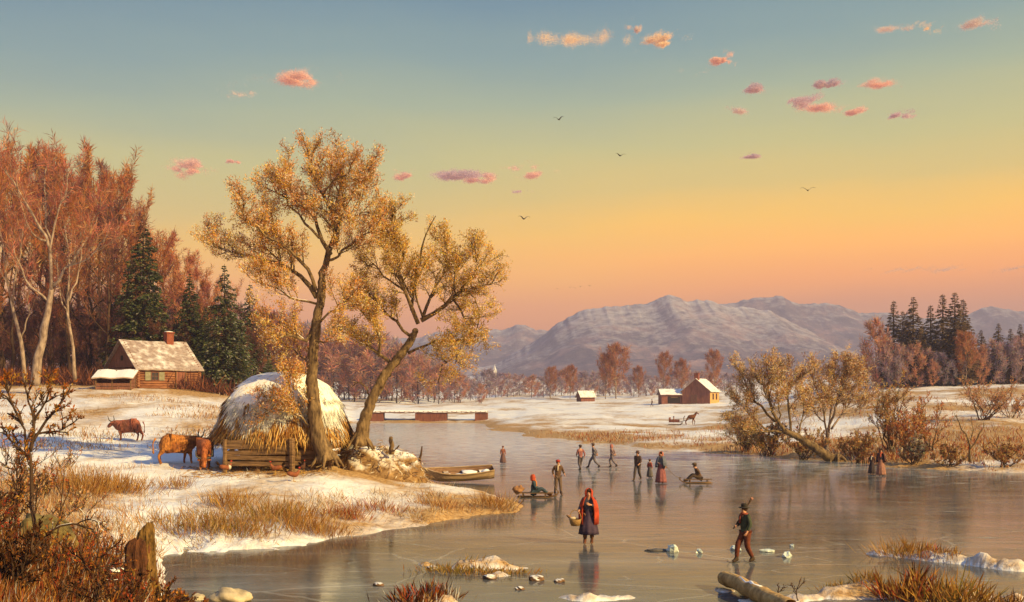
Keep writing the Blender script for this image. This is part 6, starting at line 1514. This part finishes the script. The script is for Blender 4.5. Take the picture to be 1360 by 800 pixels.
# fallen log
a_ = np.array(at(962, 26.2, .22)); c_ = np.array(pt(1048, 818, 22.6)); c_[2] = max(c_[2], 0.16)
root = empty('fallen_log', Vector(a_), 0, 'pale fallen log lying at the bottom edge right of centre', 'log')
P = smooth_path([a_, (a_ + c_) / 2 + np.array((0, 0, .04)), c_], 14, .015)
MB().tube(P - a_, np.linspace(.17, .20, 14), 16, jit=.12, rg=rng, cap=False).build('bark', M['logbark'] if 'logbark' in M else M['bark'], root, True)
dv = unit(P[0] - P[1]); u_ = unit(np.cross(dv, (0, 0, 1))); v_ = np.cross(u_, dv); an = np.linspace(0, 2 * np.pi, 16, endpoint=False)
b = MB().add(np.concatenate([[dv * .02], np.outer(np.cos(an), u_) * .165 + np.outer(np.sin(an), v_) * .165]), None, [(0, 1 + k, 1 + (k + 1) % 16) for k in range(16)]); b.build('cut_end', M['pale_rock'], root)
sn = MB().tube(P[4:9] - a_ + np.array((-.03, 0, .145)), .03 + .03 * rng.random(5), 7, jit=.5, rg=rng); sn.build('log_snow', M['snow'], root, True)
branch_thing('twiggy_plant', 'bare dark twig standing behind the fallen log', [([(1060, 800), (1058, 785), (1064, 770)], .012), ([(1058, 788), (1050, 776)], .008), ([(1060, 782), (1068, 772)], .008)], 24.3, DK, 'plant', 230, (.03, .02), 3, twl=.12, n=5)
branch_thing('twiggy_plant', 'small bare twig at the foot of the fallen log', [([(1030, 797), (1034, 783), (1032, 776)], .01), ([(1033, 788), (1042, 780)], .008)], 24.6, DK, 'plant', 231, (.03, .02), 3, twl=.1, n=5)

# grass tufts
def tuft(px, d, w, h, pal, n, label, seed, group=None, fan=.45, wid=.02, cat='grass tuft', frost=0.0):
    rg_ = np.random.default_rng(seed); o_ = at(px, d, 0); xs = rg_.normal(size=n) * w * .32; ys = rg_.normal(size=n) * w * .22
    z = H(o_[0] + xs, o_[1] + ys); z = np.maximum(z, 0) - o_[2] - .02
    D = np.stack([rg_.normal(size=n) * fan + xs / w * fan * 1.5, rg_.normal(size=n) * fan, 1 + 0 * xs], 1)
    pal = np.array(pal); C = pal[rg_.integers(0, len(pal), n)] * (.7 + .6 * rg_.random((n, 1)))
    if frost: C[rg_.random(n) < frost] = (.6, .58, .55)
    root = MB().blades(np.stack([xs, ys, z], 1), D, h * (.45 + .7 * rg_.random(n)), wid * (.6 + .8 * rg_.random(n)), C, N=rg_.normal(size=(n, 3)) + np.array((0, -1.0, 0)))
    ob = root.build('grass_tuft', M['leaf']); ob.location = o_; tag(ob, label, cat, group); return ob
REED = [(0.46, 0.24, 0.05), (0.36, 0.16, 0.035), (0.52, 0.32, 0.09), (0.26, 0.12, 0.03)]
GREENY = [(0.30, 0.20, 0.04), (0.22, 0.16, 0.035), (0.40, 0.24, 0.06), (0.34, 0.15, 0.04)]
tuft(1203, 31.2, 1.3, .62, REED, 260, 'orange reed tuft on the snow strip at lower right', 401)
tuft(1236, 30.6, .6, .35, RB + REED, 90, 'small reddish reed tuft right of the orange one', 402)
tuft(1262, 30.2, .5, .30, REED, 60, 'tiny tawny reed tuft further right on the snow strip', 403)
tuft(1112, 25.6, .55, .26, REED + GREENY, 120, 'small yellow tuft at the bottom, left of the red plant', 404)
tuft(1165, 25.2, .8, .36, REED + GREENY, 240, 'yellow green tuft at the bottom between two others', 405)
tuft(1210, 24.5, 1.0, .66, RB + DK + REED, 300, 'dark red leaved plant at the bottom right', 406, wid=.035)
tuft(1268, 24.2, 1.2, .72, GREENY + REED, 340, 'big fanning yellow fern at the bottom right', 407, fan=.7, wid=.03)
tuft(1335, 23.6, .9, .45, REED + DK, 200, 'brown tuft at the bottom right corner', 408)
tuft(560, 24.2, 1.0, .42, RB + DK, 260, 'dark red reeds at the bottom left of centre', 409, frost=.1, wid=.03)
tuft(590, 24.4, .5, .40, DK + REED, 120, 'tawny reeds right of the dark red reeds', 410, frost=.2)
tuft(610, 28.6, 1.5, .25, GREENY, 420, 'mossy green tuft on the front of the islet', 411)
tuft(665, 28.3, 1.3, .20, GREENY + REED, 300, 'olive tuft on the right front of the islet', 412)
tuft(370, 36.2, 2.4, 1.0, REED + DRY + GREENY, 620, 'large amber grass clump at the middle of the near bank', 413)
tuft(418, 35.4, 1.5, .72, REED + DRY, 460, 'amber grass clump just right of the large one', 414)
tuft(262, 34.6, 2.6, .85, GREENY + DRY, 560, 'olive grass clump on the bank beside the dark inlet', 415)
tuft(318, 34.4, 2.0, .66, DRY + GREENY, 560, 'low olive grass clump between the bank clumps', 416)
tuft(303, 38.5, 1.2, .8, REED, 260, 'amber grass clump behind the large one', 417)
tuft(100, 39.5, 1.6, 1.1, REED + DRY, 480, 'tall tawny grass clump left of the bank near the cows', 418)
tuft(125, 40.5, 1.4, 1.2, REED, 420, 'tallest tawny grass clump below the lone cow', 419)
tuft(165, 41.5, 1.6, .9, REED + DRY, 420, 'tawny grass clump left of the blue shaded snow', 420)
tuft(235, 43.0, 1.0, .7, DRY, 200, 'thin grass clump before the ginger cow', 421)
tuft(655, 43.6, 1.2, .9, DRY + REED, 240, 'pale grass clump at the tip of the bank right of the boat', 422)
tuft(585, 42.6, 1.6, .5, DRY, 300, 'low pale grass clump in front of the boat', 423)
tuft(500, 41.0, 1.4, .5, DRY + RB, 300, 'low reddish grass clump on the sunny bank', 424)
tuft(460, 38.5, 1.3, .6, DRY + RB, 280, 'reddish grass clump at the water line of the bank', 425)

# loose dry grass over the banks: far too many blades to count
def field_grass(label_name, cond, n, h, wid, pal, seed, drng, prng, frost=.12, lean=.4):
    rg_ = np.random.default_rng(seed)
    px = prng[0] + (prng[1] - prng[0]) * rg_.random(n); d = np.exp(np.log(drng[0]) + np.log(drng[1] / drng[0]) * rg_.random(n))
    X = (px - HX) / F * d; z = H(X, d)
    w_ = cond(px, d, X, z, rg_); keep = (rg_.random(n) < w_) & (z > .0); px, d, X, z = px[keep], d[keep], X[keep], z[keep]; n = len(X)
    pal = np.array(pal); C = pal[rg_.integers(0, len(pal), n)] * (.65 + .7 * rg_.random((n, 1))); C[rg_.random(n) < frost] = (.6, .57, .52)
    D = np.stack([rg_.normal(size=n) * lean, rg_.normal(size=n) * lean, np.ones(n)], 1)
    cl = fbm(X / 1.1, d / 1.1, seed, 2)
    L_ = h * (.35 + 1.0 * rg_.random(n)) * (.5 + cl)
    mb = MB().blades(np.stack([X, d, z - .02], 1), D, L_, wid * (.6 + .8 * rg_.random(n)) , C, N=rg_.normal(size=(n, 3)) + np.array((0, -1.0, 0)))
    tag(mb.build(label_name, M['leaf']), kind='stuff')
def c_near(px, d, X, z, rg_):
    e = np.exp(-((z - .3) / .42) ** 2); cl = fbm(X / 1.7, d / 2.4, 77, 3)
    cl2 = fbm(X / .55, d / .7, 78, 2); return np.clip((cl - .45) * 5, 0, 1) * np.clip((cl2 - .38) * 4, 0.06, 1) * (0.12 + .88 * e) * np.where(d > 46, .4, 1) * np.where((px > 205) | (d > 30), 1, .0)
field_grass('dry_grass', c_near, 95000, .34, .018, DRY + REED + [(.5, .36, .2), (.24, .18, .05), (.6, .46, .28), (.2, .12, .05)], 501, (30, 56), (-60, 690), lean=.8, frost=.2)
def c_left(px, d, X, z, rg_): return np.clip((fbm(X / 1.5, d / 1.5, 78, 3) - .3) * 3, 0, 1) * np.clip((230 - px) / 120, 0, 1)
field_grass('dry_grass', c_left, 40000, .42, .02, DK + DRY + AUT + RB, 502, (15, 28), (-120, 240), frost=.06)
field_grass('dry_grass', lambda *a_: .55 * c_left(*a_), 34000, .36, .02, PALE + DRY, 505, (27, 50), (-120, 240), frost=.25)
def c_right(px, d, X, z, rg_): return np.clip((fbm(X / 2.5, d / 4, 79, 3) - .40) * 4, 0, 1) * np.where(px > 920, np.maximum(np.exp(-((d - 82) / 14) ** 2), .22), .7 * np.exp(-((d - 116) / 14) ** 2))
field_grass('dry_grass', c_right, 90000, .5, .05, DRY + RB + [(.48, .32, .18)], 503, (64, 150), (690, 1480), frost=.15)
def c_up(px, d, X, z, rg_): return np.clip((fbm(X / 3.5, d / 6, 80, 3) - .5) * 5, 0, 1) * .7
field_grass('dry_grass', c_up, 26000, .35, .04, DRY + [(.45, .3, .2)], 504, (56, 112), (-60, 430), frost=.2)
# leaf litter and low growth under the left wood, one mass
n = 16000; px = -60 + 400 * rng.random(n); d = 110 + 26 * rng.random(n); X = (px - HX) / F * d; z = H(X, d)
tag(MB().blades(np.stack([X, d, z], 1), np.stack([rng.normal(size=n) * .5, rng.normal(size=n) * .5, np.ones(n)], 1), .5 + 2.2 * rng.random(n) ** 2, .10, np.array([(.14, .055, .04), (.09, .04, .035), (.2, .08, .045), (.28, .10, .05)])[rng.integers(0, 4, n)]).build('undergrowth', M['twig']), kind='stuff')
# loose straw strewn between the cows and the pen
n = 900; px = 240 + 190 * rng.random(n); d = 46.5 + 4 * rng.random(n); X = (px - HX) / F * d; z = H(X, d)
tag(MB().blades(np.stack([X, d, z + .02], 1), np.stack([rng.normal(size=n), rng.normal(size=n), .12 + 0 * px], 1), .3, .03, np.array([(.4, .24, .09), (.25, .12, .04)])[rng.integers(0, 2, n)]).build('loose_straw', M['hay']), kind='stuff')

# ------------------------------------------------------------------ birds
def bird(label, px, py, d, span, rz, flap):
    root = empty('bird', Vector(pt(px, py, d)), rz, label, 'bird', None, span)
    J = {'t': ((-.20, 0, .0), .02), 'b': ((-.04, 0, 0), .055), 'c': ((.10, 0, .01), .06), 'h': ((.22, 0, .04), .035), 'k': ((.29, 0, .03), .012)}
    skin('body', J, [('t', 'b'), ('b', 'c'), ('c', 'h'), ('h', 'k')], 'b', M['bird'], root, 1)
    for s_ in (1, -1):
        u = np.linspace(0, 1, 7); y = s_ * (.04 + u * .5); z = flap * np.sin(u * math.pi * .62) * .55 - flap * .24 * u ** 2; cx = .06 - .12 * u ** 2; wd = .13 * (1 - u ** 2.2) + .015
        V = np.concatenate([np.stack([cx + wd * .6, y, z], 1), np.stack([cx - wd, y, z - .015], 1), np.stack([cx, y, z + .012], 1)])
        Q = [(i, i + 1, 14 + i + 1, 14 + i) for i in range(6)] + [(14 + i, 14 + i + 1, 7 + i + 1, 7 + i) for i in range(6)] + [(7 + i, 7 + i + 1, i + 1, i) for i in range(6)]
        MB().add(V, Q).build('wing', M['bird'], root)
bird('dark bird flying highest, above and right of the tall oak', 742, 159, 130, 1.3, R(65), .6)
bird('dark bird gliding high right of the uppermost bird', 824, 207, 130, 1.25, R(110), .45)
bird('dark bird alone in the golden sky on the right', 1073, 253, 120, 1.5, R(80), .5)
bird('dark bird flying lowest, just right of the leaning oak', 696, 291, 125, 1.4, R(115), .55)
for k, (px, py) in enumerate([(740, 384), (757, 382), (764, 383), (771, 381), (783, 380)]):
    bird('speck of a bird in the row flying above the far mountain gap', px, py, 620, 2.2, R(80 + k * 7), .5); 
for o in scene.objects:
    if o.get('label', '').startswith('speck'): o['group'] = 'distant row of birds'

# ------------------------------------------------------------------ evening clouds: soft wisps with the sunset tints put into their colours
clouds = [(775, 53, 120, 16, 'gold', 'long golden streak of cloud at top centre'), (845, 38, 30, 26, 'pale', 'faint wisp rising from the end of the golden streak'), (879, 57, 48, 24, 'gold', 'bright ragged gold cloud right of the long streak'), (960, 80, 34, 26, 'pink', 'salmon pink cloud right of the ragged gold one'), (925, 100, 40, 14, 'pink', 'small pink streak below the salmon cloud'),
          (1062, 132, 66, 34, 'mauve', 'largest mauve cloud with a pink underside at upper right'), (1085, 143, 60, 16, 'pink', 'pink band below the largest mauve cloud'), (1003, 118, 34, 18, 'mauve', 'small mauve cloud left of the largest one'), (1099, 113, 32, 20, 'mauve', 'mauve puff right above the largest cloud'), (1164, 112, 46, 14, 'pink', 'thin pink cloud further right of the mauve puff'), (1130, 149, 40, 16, 'pink', 'pink shred below the thin pink cloud'),
          (1202, 153, 46, 13, 'mauve', 'thin curved mauve cloud, lowest of the upper right clouds'), (1230, 38, 46, 14, 'gold', 'small golden cloud at upper right'), (1188, 38, 44, 10, 'pale', 'faint streak left of the small golden cloud'), (1300, 32, 60, 18, 'pale', 'pale wispy cloud near the top right corner'),
          (404, 106, 60, 28, 'pink', 'pink cloud above the tall oak'), (330, 120, 46, 28, 'pale', 'faint pinkish cloud left of the pink one over the oak'), (255, 226, 52, 34, 'pink', 'round pink cloud above the rosy wood'), (308, 216, 20, 9, 'pink', 'tiny pink cloud right of the round pink one'),
          (610, 233, 78, 28, 'mauve', 'mauve pink cloud right of the tall oak crown'), (640, 238, 50, 18, 'pink', 'pink tail of the mauve cloud beside the oak'), (701, 229, 58, 24, 'pink', 'pink cloud furthest right of the oak crown'), (538, 234, 28, 20, 'pink', 'small pink cloud touching the tall oak crown'), (684, 254, 32, 9, 'mauve', 'little mauve streak under the pink cloud'), (980, 147, 36, 14, 'pale', 'faint mauve smudge below the small mauve cloud'), (1000, 208, 30, 10, 'mauve', 'faint lone mauve smudge in the middle of the golden sky')]
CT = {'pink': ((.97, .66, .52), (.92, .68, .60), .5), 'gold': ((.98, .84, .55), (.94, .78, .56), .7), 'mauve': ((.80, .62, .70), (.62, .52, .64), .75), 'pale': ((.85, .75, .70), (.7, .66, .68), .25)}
M['cloud'] = leafmat('cloud_vapour', .45)
clouds += [(1270, 358, 190, 6, 'pale', 'long low mauve streak of cloud over the right hand hills')]
for ck, (px, py, w, h, kind, lab) in enumerate(clouds):
    # a drift of small wisps of vapour, thick in its middle and torn at its edges
    alt = 1700.0; d = alt * F / (HY - py); u_ = d / F; rg_ = np.random.default_rng(900 + ck)
    c1, c2, dens = CT[kind]; n = int(min(24000, 1200 + w * h * 13) * dens)
    P = rg_.normal(size=(n * 6, 3)) * np.array((.42, .34, .34))
    if w / h > 4:    # a drawn-out streak: strands that follow a wavering line
        P[:, 0] = rg_.random(len(P)) * 2 - 1; P[:, 2] = .75 * (fbm(P[:, 0] * 2.2 + ck, P[:, 0] * 0, 91, 3) - .5) * 2 + P[:, 2] * .75
    P[:, 2] = np.where(P[:, 2] < 0, P[:, 2] * .55, P[:, 2])
    asp = max(.9, w / h / (3.2 if w / h < 4 else 5.0)); sh = .35 if kind in ('gold', 'pale') else .12
    f = fbm(P[:, 0] * 1.6 * asp + P[:, 2] * .5 + ck * 7, P[:, 2] * 2.2 - P[:, 0] * .5 + 5, 60 + ck, 6)
    if w / h > 4: f = .42 + .5 * (f - .42) + .3 * (fbm(P[:, 0] * 4 + ck, P[:, 2] * 1.5, 92, 3) - .4)
    prob = np.clip((f - .22 * np.linalg.norm(P * np.array((1 if w / h <= 4 else .45, 1, 1)), axis=1) - .33) * 3.6, 0, 1) ** 2.4
    P = P[rg_.random(len(P)) < prob][:n]
    P[:, 2] += sh * P[:, 0] * (1 if ck % 3 else -1) * .6
    n = len(P); X = P * np.array((w / 2, w / 2.6, h / 2)) * 1.25 * u_
    C = np.array(c1) + (np.array(c2) - np.array(c1)) * np.clip(.5 + P[:, 2:3] * 1.2, 0, 1); C = C * (.95 + .1 * rg_.random((n, 1)))  # evening light on underside and top is painted in by height
    D = np.stack([np.ones(n), rg_.normal(size=n) * .8, rg_.normal(size=n) * .7 + .2], 1)
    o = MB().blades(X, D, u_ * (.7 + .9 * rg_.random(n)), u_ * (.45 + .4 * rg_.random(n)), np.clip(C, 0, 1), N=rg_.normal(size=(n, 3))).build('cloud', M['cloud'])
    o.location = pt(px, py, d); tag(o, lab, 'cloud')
